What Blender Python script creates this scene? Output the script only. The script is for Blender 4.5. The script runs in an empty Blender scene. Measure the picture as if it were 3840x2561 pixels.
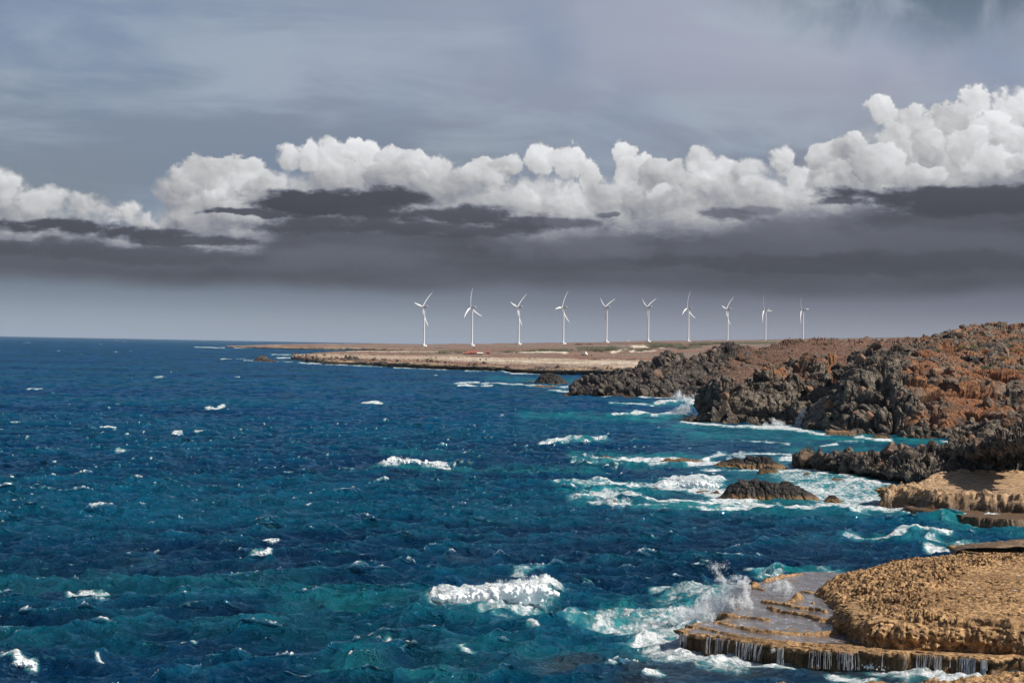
import bpy, math, random
import numpy as np
from mathutils import Vector, Matrix
random.seed(7)
R = np.random.RandomState
C = bpy.context.scene.collection
SC = bpy.context.scene

# ---------------------------------------------------------------- camera
F = 8000.0            # focal length in photograph pixels
CZ = 18.0             # camera height above the sea
ROLL = .0185
PITCH = 11/8000
cr, sr, cp, sp = math.cos(ROLL), math.sin(ROLL), math.cos(PITCH), math.sin(PITCH)
RV = np.array([cr, 0, sr]); FV = np.array([0, cp, sp])
RV = RV - FV*RV.dot(FV); RV /= np.linalg.norm(RV)
UV = np.cross(RV, FV)
cam = bpy.data.cameras.new('camera'); co = bpy.data.objects.new('camera', cam); C.objects.link(co)
cam.sensor_width = 36; cam.lens = 36*F/3840; cam.clip_start = .5; cam.clip_end = 60000
M = Matrix(((RV[0], UV[0], -FV[0], 0), (RV[1], UV[1], -FV[1], 0), (RV[2], UV[2], -FV[2], CZ), (0, 0, 0, 1)))
co.matrix_world = M
SC.camera = co
SC.cycles.use_denoising = True
SC.cycles.max_bounces = 6
SC.cycles.diffuse_bounces = 4
SC.cycles.glossy_bounces = 2
SC.cycles.transparent_max_bounces = 24
SC.cycles.volume_bounces = 0
SC.view_settings.view_transform = 'Standard'
SC.view_settings.look = 'None'
SC.view_settings.exposure = 0
SC.view_settings.gamma = 1

# ---------------------------------------------------------------- node helper
class NT:
    def __init__(s, tree): s.t = tree; s.n = tree.nodes; s.l = tree.links
    def put(s, sock, v):
        if v is None: return
        if hasattr(v, 'is_output'): s.l.new(v, sock)
        elif isinstance(v, (tuple, list)) and sock.type == 'RGBA' and len(v) == 3: sock.default_value = (*v, 1)
        else: sock.default_value = v
    def math(s, op, a, b=None, c=None, clamp=False):
        n = s.n.new('ShaderNodeMath'); n.operation = op; n.use_clamp = clamp
        for i, v in enumerate((a, b, c)): s.put(n.inputs[i], v)
        return n.outputs[0]
    def add(s, a, b): return s.math('ADD', a, b)
    def sub(s, a, b): return s.math('SUBTRACT', a, b)
    def mul(s, a, b): return s.math('MULTIPLY', a, b)
    def vmath(s, op, a, b=None):
        n = s.n.new('ShaderNodeVectorMath'); n.operation = op
        s.put(n.inputs[0], a)
        if b is not None: s.put(n.inputs['Scale'] if op == 'SCALE' else n.inputs[1], b)
        return n.outputs[0]
    def comb(s, x, y, z=0.0):
        n = s.n.new('ShaderNodeCombineXYZ')
        for i, v in enumerate((x, y, z)): s.put(n.inputs[i], v)
        return n.outputs[0]
    def sep(s, v):
        n = s.n.new('ShaderNodeSeparateXYZ'); s.put(n.inputs[0], v); return n.outputs
    def smooth(s, x, a, b, lo=0.0, hi=1.0):
        n = s.n.new('ShaderNodeMapRange'); n.interpolation_type = 'SMOOTHSTEP'
        for k, v in zip(('Value', 'From Min', 'From Max', 'To Min', 'To Max'), (x, a, b, lo, hi)): s.put(n.inputs[k], v)
        return n.outputs[0]
    def lin(s, x, a, b, lo=0.0, hi=1.0):
        n = s.n.new('ShaderNodeMapRange')
        for k, v in zip(('Value', 'From Min', 'From Max', 'To Min', 'To Max'), (x, a, b, lo, hi)): s.put(n.inputs[k], v)
        return n.outputs[0]
    def mix(s, f, a, b, mode='MIX'):
        n = s.n.new('ShaderNodeMix'); n.data_type = 'RGBA'; n.blend_type = mode
        s.put(n.inputs[0], f); s.put(n.inputs[6], a); s.put(n.inputs[7], b)
        return n.outputs[2]
    def noise(s, vec, scale, detail=3, rough=.5, dist=0.0, col=False, lac=2.0):
        n = s.n.new('ShaderNodeTexNoise'); s.put(n.inputs['Vector'], vec)
        n.inputs['Scale'].default_value = scale; n.inputs['Detail'].default_value = detail
        n.inputs['Roughness'].default_value = rough; n.inputs['Distortion'].default_value = dist
        n.inputs['Lacunarity'].default_value = lac
        return n.outputs[1 if col else 0]
    def voro(s, vec, scale, feature='F1', smooth=None, rnd=1.0):
        n = s.n.new('ShaderNodeTexVoronoi'); n.feature = feature; s.put(n.inputs['Vector'], vec)
        n.inputs['Scale'].default_value = scale; n.inputs['Randomness'].default_value = rnd
        if smooth is not None: n.inputs['Smoothness'].default_value = smooth
        return n.outputs
    def curve(s, x, pts, x0, x1, y0, y1):
        n = s.n.new('ShaderNodeFloatCurve'); c = n.mapping.curves[0]
        P = [((a-x0)/(x1-x0), (b-y0)/(y1-y0)) for a, b in pts]
        c.points[0].location = P[0]; c.points[1].location = P[-1]
        for p in P[1:-1]: c.points.new(*p)
        for p in c.points: p.handle_type = 'AUTO_CLAMPED'
        n.mapping.update()
        s.put(n.inputs['Value'], s.math('MULTIPLY_ADD', x, 1/(x1-x0), -x0/(x1-x0)))
        return s.math('MULTIPLY_ADD', n.outputs[0], y1-y0, y0)
    def attr(s, name):
        n = s.n.new('ShaderNodeAttribute'); n.attribute_name = name; return n
    def bump(s, h, dist, strength=1.0, normal=None):
        n = s.n.new('ShaderNodeBump'); s.put(n.inputs['Height'], h)
        n.inputs['Distance'].default_value = dist; s.put(n.inputs['Strength'], strength)
        if normal is not None: s.put(n.inputs['Normal'], normal)
        return n.outputs[0]
def srgb(r, g, b):
    f = lambda c: (c/255/12.92) if c/255 <= .04045 else ((c/255+.055)/1.055)**2.4
    return (f(r), f(g), f(b))

# ---------------------------------------------------------------- sun and sky
SUN_AZ, SUN_EL = math.radians(108), math.radians(44)   # clockwise from the view direction (+Y)
sd = Vector((math.sin(SUN_AZ)*math.cos(SUN_EL), math.cos(SUN_AZ)*math.cos(SUN_EL), math.sin(SUN_EL)))
sun = bpy.data.lights.new('sun', 'SUN'); so = bpy.data.objects.new('sun', sun); C.objects.link(so)
sun.energy = 5.0; sun.angle = math.radians(.5); sun.color = (1, .93, .82)
so.rotation_euler = sd.to_track_quat('Z', 'Y').to_euler()

def build_world():
    w = bpy.data.worlds.new('World'); SC.world = w; w.use_nodes = True
    t = NT(w.node_tree); t.n.clear()
    out = t.n.new('ShaderNodeOutputWorld'); bg = t.n.new('ShaderNodeBackground'); t.l.new(bg.outputs[0], out.inputs[0])
    tc = t.n.new('ShaderNodeTexCoord')
    x, y, z = t.sep(tc.outputs['Generated'])
    az = t.math('ARCTAN2', x, y)
    hl = t.math('SQRT', t.add(t.mul(x, x), t.mul(y, y)))
    el = t.math('ARCTAN2', z, hl)
    X = t.mul(az, 8.0); Y = t.mul(el, 8.0)       # angles in eighths of a radian: the cloud bank as seen from this coast
    P = t.comb(X, Y)
    # --- warp
    wn = t.vmath('SUBTRACT', t.noise(P, 4.0, 5, .6, col=True), (.5, .5, .5))
    PW = t.vmath('ADD', P, t.vmath('SCALE', wn, .15))
    def billow(vec, lx=0.0, ly=0.0):
        b = None
        for sc, am in ((8.0, .30), (19.0, .17), (42.0, .08)):
            v = vec if not lx else t.vmath('ADD', vec, (lx/sc, ly/sc, 0))
            d = t.voro(v, sc, 'SMOOTH_F1', .15)[0] if sc < 10 else t.voro(v, sc)[0]
            v = t.mul(t.sub(.5, d), am)
            b = v if b is None else t.add(b, v)
        return b
    B0 = billow(PW)
    emb = t.sub(B0, billow(PW, .16, .26))
    fine = t.sub(t.noise(P, 24, 5, .6), .5)
    rag = t.add(t.mul(B0, .75), t.mul(fine, .36))
    pt = lambda x, y: ((x*1.6333-1920)/1000, (1256+.0185*x*1.6333-y*1.6333)/1000)
    def blob(lum, p, cx, cy, rx, ry, val, soft, noise, amp, light, dens=1.0):
        c = pt(cx, cy); k = (1000/(rx*1.6333), 1000/(ry*1.6333))
        q = t.vmath('MULTIPLY', t.vmath('SUBTRACT', p, (c[0], c[1], 0)), (k[0], k[1], 0))
        n = t.n.new('ShaderNodeVectorMath'); n.operation = 'DOT_PRODUCT'; t.l.new(q, n.inputs[0]); t.l.new(q, n.inputs[1]); d = n.outputs['Value']
        m = t.smooth(t.sub(t.math('MULTIPLY_ADD', noise, amp, 1.0), d), 0, soft, 0, dens)
        if light:
            n = t.n.new('ShaderNodeVectorMath'); n.operation = 'DOT_PRODUCT'; t.l.new(q, n.inputs[0]); n.inputs[1].default_value = (light*.45, light, 0); val = t.math('ADD', n.outputs['Value'], val)
        mx = t.n.new('ShaderNodeMix'); t.put(mx.inputs[0], m); t.put(mx.inputs[2], lum); t.put(mx.inputs[3], val)
        return mx.outputs[0], m
    PUFF = [(-60,420,80,60,.52),(20,445,75,58,.55),(60,490,110,40,.40),(110,475,80,42,.50),(200,482,75,38,.46),(290,502,58,42,.56),(350,520,60,30,.40),
     (500,525,150,38,.30),(560,548,60,16,.33),(405,432,62,52,.42),(445,402,70,44,.50),(520,400,95,46,.56),(565,430,85,45,.60),(500,462,90,32,.50),
     (820,415,150,55,.40),(945,425,120,50,.38),(1035,425,45,45,.44),(660,368,36,28,.58),(705,368,46,34,.58),(762,358,46,36,.60),(822,344,50,35,.70),(892,354,48,33,.64),(948,370,46,33,.60),(1002,388,46,34,.56),(790,395,80,38,.50),(900,400,80,36,.46),
     (1240,440,110,50,.46),(1100,390,44,42,.56),(1155,384,46,38,.50),(1232,366,44,42,.64),(1300,372,46,46,.64),(1350,405,34,48,.60),(1120,430,52,48,.56),(1320,450,66,44,.58),(1180,458,70,34,.48),
     (1470,455,110,42,.40),(1432,354,33,37,.66),(1452,392,54,44,.60),(1508,408,54,42,.48),(1418,432,46,44,.52),(1500,442,30,18,.58),
     (1680,450,150,45,.42),(1600,376,40,52,.52),(1640,402,62,50,.56),(1585,430,60,44,.54),(1705,400,48,42,.44),(1780,378,34,46,.58),(1818,412,50,42,.60),(1740,440,70,32,.50),
     (1930,415,110,42,.46),(1882,362,46,36,.52),(1940,352,44,36,.50),(1880,420,42,24,.56),
     (2100,370,120,75,.46),(2160,300,70,55,.50),(2060,310,70,55,.52),(1385,440,60,50,.44),(1070,420,60,50,.44),(620,430,60,50,.46),(2000,272,40,32,.70),(2068,286,40,34,.62),(2036,330,56,46,.56),(2000,385,66,46,.50),(2090,402,80,28,.52),(2110,345,40,40,.50),
     (2420,320,110,100,.58),(2208,250,46,38,.72),(2300,268,78,56,.70),(2240,312,58,48,.66),(2310,345,70,48,.60),(2200,352,46,44,.60),(2265,384,80,32,.64),(2350,385,60,34,.60)]
    lum = .44; cmask = None
    for cx, cy, rx, ry, v in PUFF:
        sf = .8 if cy > 415 or v < .45 else (.30 + .35*((cx*7+cy*3) % 5)/5)
        lum, m = blob(lum, PW, cx, cy, rx*1.06, ry*1.06, v+.03, sf, rag, 3.0, .18)
        cmask = m if cmask is None else t.math('MAXIMUM', cmask, m)
    fillY = t.curve(X, [((a*1.6333-1920)/1000, (1256+.0185*a*1.6333-b*1.6333)/1000) for a, b in [(-260,425),(0,430),(200,465),(330,492),(400,420),(500,395),(620,385),(820,350),(1000,385),(1070,395),(1150,375),(1300,375),(1385,420),(1450,375),(1560,385),(1700,380),(1880,362),(1980,300),(2100,285),(2200,265),(2351,250),(2600,250)]], -2.4, 2.4, 0, 1.3)
    cmask = t.math('MAXIMUM', cmask, t.smooth(t.add(t.sub(fillY, Y), t.mul(rag, .35)), -.02, .11))
    big = t.noise(t.comb(t.mul(X, .9), t.mul(Y, 1.6), 3.1), 3.0, 3, .5)
    lum = t.add(lum, t.add(t.mul(emb, .75), t.mul(t.sub(big, .5), .35)))
    # --- the grey base: a soft sheet with ragged dark shreds and paler gaps
    disp = lambda pts: [((a*1.6333-1920)/1000, (1256+.0185*a*1.6333-b*1.6333)/1000) for a, b in pts]
    baseY = t.curve(X, disp([(-260,540),(0,525),(200,520),(380,545),(560,540),(700,468),(900,470),(1050,492),(1300,498),(1600,500),(1800,470),(2000,452),(2351,425),(2600,430)]), -2.4, 2.4, 0, 1.3)
    srag = t.sub(t.noise(t.comb(X, t.mul(Y, 2.6), 1.7), 5.0, 7, .65), .5)
    bmask = t.smooth(t.add(t.sub(baseY, Y), t.mul(srag, .16)), -.03, .10)
    strk = t.noise(t.comb(t.mul(X, .8), t.mul(Y, 3.6), .3), 2.2, 6, .6)
    dl = t.add(.098, t.mul(t.sub(strk, .5), .10))
    PS = t.vmath('ADD', P, t.vmath('MULTIPLY', wn, (.30, .10, 0)))
    for cx, cy, rx, ry, v, dn in [(1300,560,190,34,.145,.9),(1780,520,190,34,.155,.9),(1880,560,190,30,.13,.8),(700,592,230,26,.125,.9),(2150,560,260,28,.12,.8),(300,600,230,20,.118,.8),(1230,545,110,24,.14,.7)]:
        dl, m = blob(dl, PS, cx, cy, rx*1.3, ry*1.4, v, 1.0, srag, 2.0, .015, dn)
    lum = t.n[-1].outputs[0] if False else lum
    mxl = t.n.new('ShaderNodeMix'); t.put(mxl.inputs[0], bmask); t.put(mxl.inputs[2], lum); t.put(mxl.inputs[3], dl); lum = mxl.outputs[0]
    for cx, cy, rx, ry, v, dn in [(210,536,270,20,.078,1),(430,556,170,12,.075,.9),(835,456,230,26,.072,1),(730,474,210,24,.066,1),(570,490,110,9,.075,.95),(1010,492,230,24,.074,.95),(900,524,380,22,.078,.9),
        (1240,512,170,13,.085,.8),(1392,490,34,6,.10,.8),(2150,452,340,20,.080,1),(2260,474,280,28,.074,1),(1920,462,110,9,.085,.9),(1660,500,90,16,.11,.8),(1740,488,60,10,.13,.6),(1900,612,480,22,.078,.9),(1250,612,260,14,.09,.8),(280,585,380,24,.085,.85),(2150,600,330,26,.078,.9)]:
        lum, m = blob(lum, PS, cx, cy, rx*1.1, ry*1.15, v, .75, srag, 2.6, .008, dn)
        cmask = t.math('MAXIMUM', cmask, m)
    cmask = t.math('MAXIMUM', cmask, bmask)
    lum = t.math('MAXIMUM', t.math('MINIMUM', lum, .86), .05)
    tint = t.mix(t.smooth(lum, .08, .5), (.93, .985, 1.22), (.985, .99, 1.015))
    cloud = t.mix(1.0, tint, t.comb(lum, lum, lum), 'MULTIPLY')
    # --- thin veil and hazy blue above
    st = t.noise(t.comb(t.add(t.mul(X, .55), t.mul(Y, .35)), t.mul(Y, 2.2), 2.2), 2.0, 6, .55, .4)
    up = t.smooth(Y, .55, 1.15)
    hi = t.mix(t.smooth(X, -2, 1.6), srgb(128, 145, 170), srgb(168, 172, 188))
    lo = t.mix(t.smooth(X, -2, 1.6), srgb(126, 138, 152), srgb(122, 130, 145))
    above = t.mix(up, lo, hi)
    above = t.mix(t.smooth(st, .42, .70, 0, .7), above, srgb(166, 178, 192))
    above = t.mix(t.smooth(t.noise(P, 1.3, 3, .5), .45, .7, 0, .5), above, srgb(118, 138, 168))
    # darker blue opening at the upper right with wisps
    hole = t.smooth(t.add(t.sub(Y, t.add(1.09, t.mul(t.math('ABSOLUTE', t.sub(X, 1.75)), .10))), t.mul(t.sub(t.noise(P, 3.0, 5, .6, .6), .5), .30)), -.08, .22)
    hole = t.mul(hole, t.smooth(X, .6, 1.1, 0, 1.0))
    wisp = t.smooth(t.noise(t.comb(t.mul(X, 1.4), Y, 5.), 2.6, 5, .55, .8), .45, .8)
    above = t.mix(hole, above, t.mix(wisp, srgb(104, 120, 138), srgb(156, 166, 180)))
    sky = t.mix(cmask, above, cloud)
    # --- clear band under the clouds
    bn = t.mul(t.sub(t.noise(t.comb(X, t.mul(Y, .6), 9.), 1.6, 3, .5), .5), .10)
    bm = t.smooth(t.add(Y, bn), .245, .175)
    bcol = t.mix(t.smooth(Y, .0, .22), t.mix(t.smooth(X, -1.8, 1.5), srgb(158, 170, 184), srgb(154, 157, 170)), t.mix(t.smooth(X, -1.8, 1.5), srgb(112, 124, 138), srgb(108, 112, 126)))
    bcol = t.mix(t.smooth(Y, .035, .0, 0, .4), bcol, srgb(158, 173, 194))
    sky = t.mix(bm, sky, bcol)
    # --- the open daylight sky above the bank
    ns = t.n.new('ShaderNodeTexSky'); ns.sky_type = 'NISHITA'; ns.sun_disc = False
    ns.sun_elevation = SUN_EL; ns.sun_rotation = SUN_AZ
    nis = t.mix(1.0, ns.outputs[0], (.06, .06, .06), 'MULTIPLY')
    sky = t.mix(t.smooth(el, .18, .42), sky, nis)
    t.put(bg.inputs['Color'], sky); bg.inputs['Strength'].default_value = 1.0
build_world()
SC.world.cycles.sampling_method = 'MANUAL'; SC.world.cycles.sample_map_resolution = 256

# ---------------------------------------------------------------- tagging and mesh helpers
def tag(o, label=None, cat=None, group=None, kind=None):
    if label: o['label'] = label
    if cat: o['category'] = cat
    if group: o['group'] = group
    if kind: o['kind'] = kind
    return o
def empty(name, loc=(0, 0, 0)):
    o = bpy.data.objects.new(name, None); C.objects.link(o); o.location = loc; o.empty_display_size = .5; return o
def mesh_obj(name, V, faces, mat, parent=None, smooth=False, attrs=None):
    """V (n,3); faces = (m,k) int array"""
    me = bpy.data.meshes.new(name); V = np.asarray(V, np.float32); faces = np.asarray(faces, np.int32)
    m, k = faces.shape
    me.vertices.add(len(V)); me.vertices.foreach_set('co', V.ravel())
    me.loops.add(m*k); me.loops.foreach_set('vertex_index', faces.ravel())
    me.polygons.add(m); me.polygons.foreach_set('loop_start', np.arange(0, m*k, k, dtype=np.int32))
    me.polygons.foreach_set('loop_total', np.full(m, k, np.int32))
    me.polygons.foreach_set('use_smooth', np.full(m, smooth, bool))
    for a, v in (attrs or {}).items():
        at_ = me.attributes.new(a, 'FLOAT', 'POINT'); at_.data.foreach_set('value', np.asarray(v, np.float32).ravel())
    me.update(calc_edges=True)
    if mat: me.materials.append(mat)
    o = bpy.data.objects.new(name, me); C.objects.link(o)
    if parent: o.parent = parent
    return o
def grid_faces(nr, nc, flip=False):
    i = np.arange(nr-1)[:, None]*nc + np.arange(nc-1)[None, :]
    f = np.stack([i, i+1, i+nc+1, i+nc], -1).reshape(-1, 4)
    return f[:, ::-1] if flip else f
def join(parts):
    """parts: list of (V, faces) with equal k"""
    Vs, Fs, n = [], [], 0
    for v, f in parts: Vs.append(v); Fs.append(f+n); n += len(v)
    return np.concatenate(Vs), np.concatenate(Fs)

# ---------------------------------------------------------------- seen points -> places
def ray(px, py):
    return FV*F + RV*(px-1920) - UV*(py-1280.5)
def at_d(px, py, d):
    r = ray(px, py); return np.array([0, 0, CZ]) + r*(d/r[1])
def at_z(px, py, z):
    r = ray(px, py); return np.array([0, 0, CZ]) + r*((z-CZ)/r[2])
def project(P):
    q = P - np.array([0, 0, CZ]); w = q@FV
    return 1920 + F*(q@RV)/w, 1280.5 - F*(q@UV)/w

# ---------------------------------------------------------------- noise
def h3(ix, iy, iz, s=0):
    h = (ix.astype(np.int64)*374761393 + iy.astype(np.int64)*668265263 + iz.astype(np.int64)*2147483647 + s*974634777) & 0xffffffff
    h = ((h ^ (h >> 13))*1274126177) & 0xffffffff
    h = ((h ^ (h >> 15))*2246822519) & 0xffffffff
    return ((h ^ (h >> 16)) & 0xffffff)/float(0xffffff)
def vnoise(P, s=0):
    I = np.floor(P); f = P-I; I = I.astype(np.int64); f = f*f*f*(f*(f*6-15)+10)
    o = 0
    for a in (0, 1):
        wa = f[..., 0] if a else 1-f[..., 0]
        for b in (0, 1):
            wb = f[..., 1] if b else 1-f[..., 1]
            for c in (0, 1):
                wc = f[..., 2] if c else 1-f[..., 2]
                o = o + wa*wb*wc*h3(I[..., 0]+a, I[..., 1]+b, I[..., 2]+c, s)
    return o*2-1
def fbm(P, scale, oct=4, s=0, gain=.5, ridged=False):
    o = 0; a = 1; n = 0; P = P/scale
    for k in range(oct):
        v = vnoise(P + k*17.3, s+k)
        o = o + a*((1-2*np.abs(v)) if ridged else v); n += a; a *= gain; P = P*2.03
    return o/n
def worley(P, s=0, jit=1.0, full=False):
    I = np.floor(P).astype(np.int64); f = P-I
    F1 = np.full(P.shape[:-1], 9.); F2 = F1.copy(); cid = np.zeros(P.shape[:-1]); vec = np.zeros(P.shape); tilt = np.zeros(P.shape)
    for a in (-1, 0, 1):
        for b in (-1, 0, 1):
            for c in (-1, 0, 1):
                J = I + np.array([a, b, c]); hx, hy, hz = (h3(J[..., 0], J[..., 1], J[..., 2], s+q) for q in (0, 1, 2))
                D = np.stack([f[..., 0]-a-jit*hx, f[..., 1]-b-jit*hy, f[..., 2]-c-jit*hz], -1)
                d = np.sqrt((D*D).sum(-1)); r = h3(J[..., 0], J[..., 1], J[..., 2], s+3)
                m = d < F1
                F2 = np.where(m, F1, np.minimum(F2, d)); cid = np.where(m, r, cid); F1 = np.where(m, d, F1)
                if full:
                    vec = np.where(m[..., None], D, vec); tilt = np.where(m[..., None], np.stack([(hx*7.3) % 1, (hy*9.1) % 1, (hz*5.7) % 1], -1)-.5, tilt)
    return (F1, F2, cid, vec, tilt) if full else (F1, F2, cid)
def blocky(P, size, s=0):
    """broken angular blocks: each cell is a tilted facet pushed out by its own amount, with cracks between"""
    W = P/size*np.array([1.1, 1.1, .55]) + .22*np.stack([fbm(P, size*1.3, 2, s+11), fbm(P, size*1.3, 2, s+12), fbm(P, size*1.3, 2, s+13)], -1)
    F1, F2, c, v, t = worley(W, s, full=True)
    crack = np.clip((F2-F1)*5, 0, 1)
    return (c-.5)*.8 + (v*t).sum(-1)*2.9 + (crack-1)*.75 - F1*.1, c
def sstep(x, a, b):
    t = np.clip((x-a)/(b-a), 0, 1); return t*t*(3-2*t)
def interp_rows(cp, n, t=None):
    """catmull-rom along axis 0 to n samples"""
    m = cp.shape[0]; u = np.linspace(0, m-1, n) if t is None else t
    i = np.clip(np.floor(u).astype(int), 0, m-2); f = (u-i)[(...,)+(None,)*(cp.ndim-1)]
    p1, p2 = cp[i], cp[i+1]; p0 = np.where((i > 0)[(...,)+(None,)*(cp.ndim-1)], cp[np.maximum(i-1, 0)], 2*p1-p2)
    p3 = np.where((i < m-2)[(...,)+(None,)*(cp.ndim-1)], cp[np.minimum(i+2, m-1)], 2*p2-p1)
    k = .35
    m1 = (p2-p0)*k; m2 = (p3-p1)*k
    return (2*f**3-3*f**2+1)*p1 + (f**3-2*f**2+f)*m1 + (-2*f**3+3*f**2)*p2 + (f**3-f**2)*m2
def loft_grid(rows, nr, nc, rowt=None):
    """rows: list of (mode, [(px,py,value)...]) mode 'z' or 'd'"""
    cp = np.array([[(at_z if m == 'z' else at_d)(*p) for p in r] for m, r in rows])
    g = interp_rows(cp, nr, rowt)
    return interp_rows(g.transpose(1, 0, 2), nc).transpose(1, 0, 2)
def normals(P):
    du = np.gradient(P, axis=1); dv = np.gradient(P, axis=0)
    n = np.cross(du, dv); return n/np.maximum(np.linalg.norm(n, axis=-1, keepdims=True), 1e-9)

# ---------------------------------------------------------------- materials
def new_mat(name):
    m = bpy.data.materials.new(name); m.use_nodes = True
    t = NT(m.node_tree); t.n.clear()
    o = t.n.new('ShaderNodeOutputMaterial'); b = t.n.new('ShaderNodeBsdfPrincipled')
    t.l.new(b.outputs[0], o.inputs[0]); return m, t, b
def simple_mat(name, col, rough=.6, var=.12, scale=1.0, spec=.3):
    m, t, b = new_mat(name)
    P = t.n.new('ShaderNodeTexCoord').outputs['Object']
    n = t.noise(P, scale, 4, .6)
    t.put(b.inputs['Base Color'], t.mix(n, tuple(c*(1-var) for c in col), tuple(min(1, c*(1+var)) for c in col)))
    b.inputs['Roughness'].default_value = rough; b.inputs['Specular IOR Level'].default_value = spec
    return m

def rock_mat(name, dark, mid, light, soil=None, size=1.0, wet=None, patch=None, bumpd=.15, lichen=None, sea_tint=None, rand=0.0):
    """dark/mid/light stone mottling, soil lying on the flatter faces where the 'soil' attribute allows, algae-brown wet zone by the water"""
    m, t, b = new_mat(name)
    g = t.n.new('ShaderNodeNewGeometry'); P = g.outputs['Position']
    n1 = t.noise(P, .55/size, 5, .62, .3); n2 = t.noise(P, 3.1/size, 5, .65)
    c = t.mix(t.smooth(n1, .38, .62), dark, mid)
    c = t.mix(t.smooth(t.add(t.mul(n2, .7), t.mul(n1, .3)), .47, .66), c, light)
    if rand:
        oi = t.n.new('ShaderNodeObjectInfo').outputs['Random']
        c = t.mix(t.lin(oi, 0, 1, 0, rand), c, soil or light)
    if lichen: c = t.mix(t.smooth(t.noise(P, 1.3/size, 4, .6), .56, .68, 0, .7), c, lichen)
    if patch: c = t.mix(t.smooth(t.noise(P, .22, 5, .6), .44, .62, 0, .8), c, t.mix(t.smooth(n2, .35, .7), tuple(q*.55 for q in patch), patch))
    if soil:
        a = t.attr('soil').outputs['Fac']
        ns = t.noise(P, .35/size, 4, .6)
        f = t.smooth(t.add(a, t.mul(t.sub(ns, .5), .9)), .35, .6)
        sc = t.mix(t.smooth(n2, .35, .7), tuple(x*.62 for x in soil), soil)
        sc = t.mix(t.smooth(t.noise(P, .12/size, 3, .5), .4, .65, 0, .55), sc, tuple(x*y for x, y in zip(soil, (.62, .5, .48))))
        c = t.mix(f, c, sc)
    rough = .85
    if wet:
        z = t.sep(P)[2]
        wz = t.add(z, t.mul(t.sub(n1, .5), wet[1]*1.5))
        w = t.smooth(wz, wet[0]+wet[1], wet[0])
        c = t.mix(t.mul(w, .85), c, wet[2])
        rough = t.lin(w, 0, 1, .88, .38)
    t.put(b.inputs['Base Color'], c); t.put(b.inputs['Roughness'], rough)
    b.inputs['Specular IOR Level'].default_value = .35
    h = t.add(t.mul(t.noise(P, 1.4/size, 8, .68), 1.0), t.mul(t.voro(P, 2.2/size)[0], .35))
    t.put(b.inputs['Normal'], t.bump(h, bumpd*size))
    return m
MAT = {}
MAT['lava'] = rock_mat('lava_rock', (.045, .040, .038), (.145, .122, .102), (.35, .285, .215), soil=(.37, .175, .085), size=2.2, wet=(.3, .9, (.075, .05, .03)), bumpd=.5)
MAT['lava_boulder'] = rock_mat('lava_boulder', (.046, .041, .038), (.155, .126, .100), (.36, .28, .205), soil=(.34, .165, .09), size=1.2, wet=(.4, 1.6, (.085, .055, .03)), bumpd=.25, rand=.6)
MAT['far_lava'] = rock_mat('far_lava_rock', (.050, .046, .048), (.14, .12, .108), (.30, .245, .20), soil=(.30, .175, .12), size=4, wet=(.4, 1.5, (.11, .07, .04)), bumpd=.9, lichen=(.07, .08, .04))
MAT['far_boulder'] = rock_mat('far_lava_boulder', (.05, .046, .048), (.12, .105, .095), (.28, .23, .19), soil=(.32, .18, .11), size=3, bumpd=.5, rand=.6)
MAT['islet'] = rock_mat('islet_rock', (.022, .022, .024), (.045, .041, .040), (.11, .092, .075), size=1.0, wet=(.30, .55, (.24, .14, .06)), bumpd=.3)
MAT['lime'] = rock_mat('coral_limestone', (.16, .09, .045), (.47, .27, .115), (.76, .52, .29), size=.24, wet=(.62, .40, (.085, .048, .02)), bumpd=.26, lichen=(.22, .125, .06), patch=(.34, .20, .095))  # wet rock brown, deepened to paint shade onto the overhung ledge faces
MAT['limeflat'] = rock_mat('coral_terrace', (.26, .165, .095), (.48, .31, .18), (.62, .44, .27), size=.5, wet=(1.0, .9, (.10, .062, .034)), bumpd=.3)

def plain_mat():
    m, t, b = new_mat('coastal_plain_soil')
    g = t.n.new('ShaderNodeNewGeometry'); P = g.outputs['Position']; x, y, z = t.sep(P)
    Q = t.comb(x, t.mul(y, .32), z)
    n1 = t.noise(Q, .006, 5, .6); n2 = t.noise(Q, .035, 5, .65); n3 = t.noise(Q, .015, 4, .6)
    sand, red, grey, green, dark = (.43, .32, .235), (.23, .125, .09), (.22, .165, .135), (.07, .072, .038), (.035, .033, .036)
    s = t.attr('sand').outputs['Fac']; gr = t.attr('green').outputs['Fac']; cl = t.attr('cliff').outputs['Fac']
    c = t.mix(t.smooth(n1, .4, .6), red, grey)
    c = t.mix(t.smooth(n2, .5, .7, 0, .6), c, (.40, .29, .21))
    c = t.mix(t.smooth(t.add(s, t.mul(t.sub(n3, .5), 1.3)), .38, .62), c, t.mix(t.smooth(t.add(s, t.mul(n2, .4)), .9, 1.4), sand, (.72, .64, .52)))
    c = t.mix(t.smooth(t.add(gr, t.mul(t.sub(n2, .5), 1.3)), .45, .7), c, t.mix(n3, green, (.13, .115, .06)))
    c = t.mix(t.smooth(n2, .60, .68, 0, .5), c, (.10, .075, .055))
    ck = t.mix(t.smooth(t.noise(P, .05, 5, .7), .40, .55), dark, (.36, .25, .16))
    c = t.mix(t.smooth(t.add(cl, t.mul(t.sub(n2, .5), .3)), .35, .55), c, ck)
    t.put(b.inputs['Base Color'], c); b.inputs['Roughness'].default_value = .95
    t.put(b.inputs['Normal'], t.bump(t.noise(P, .12, 6, .65), 2.5))
    return m
MAT['plain'] = plain_mat()

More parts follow.
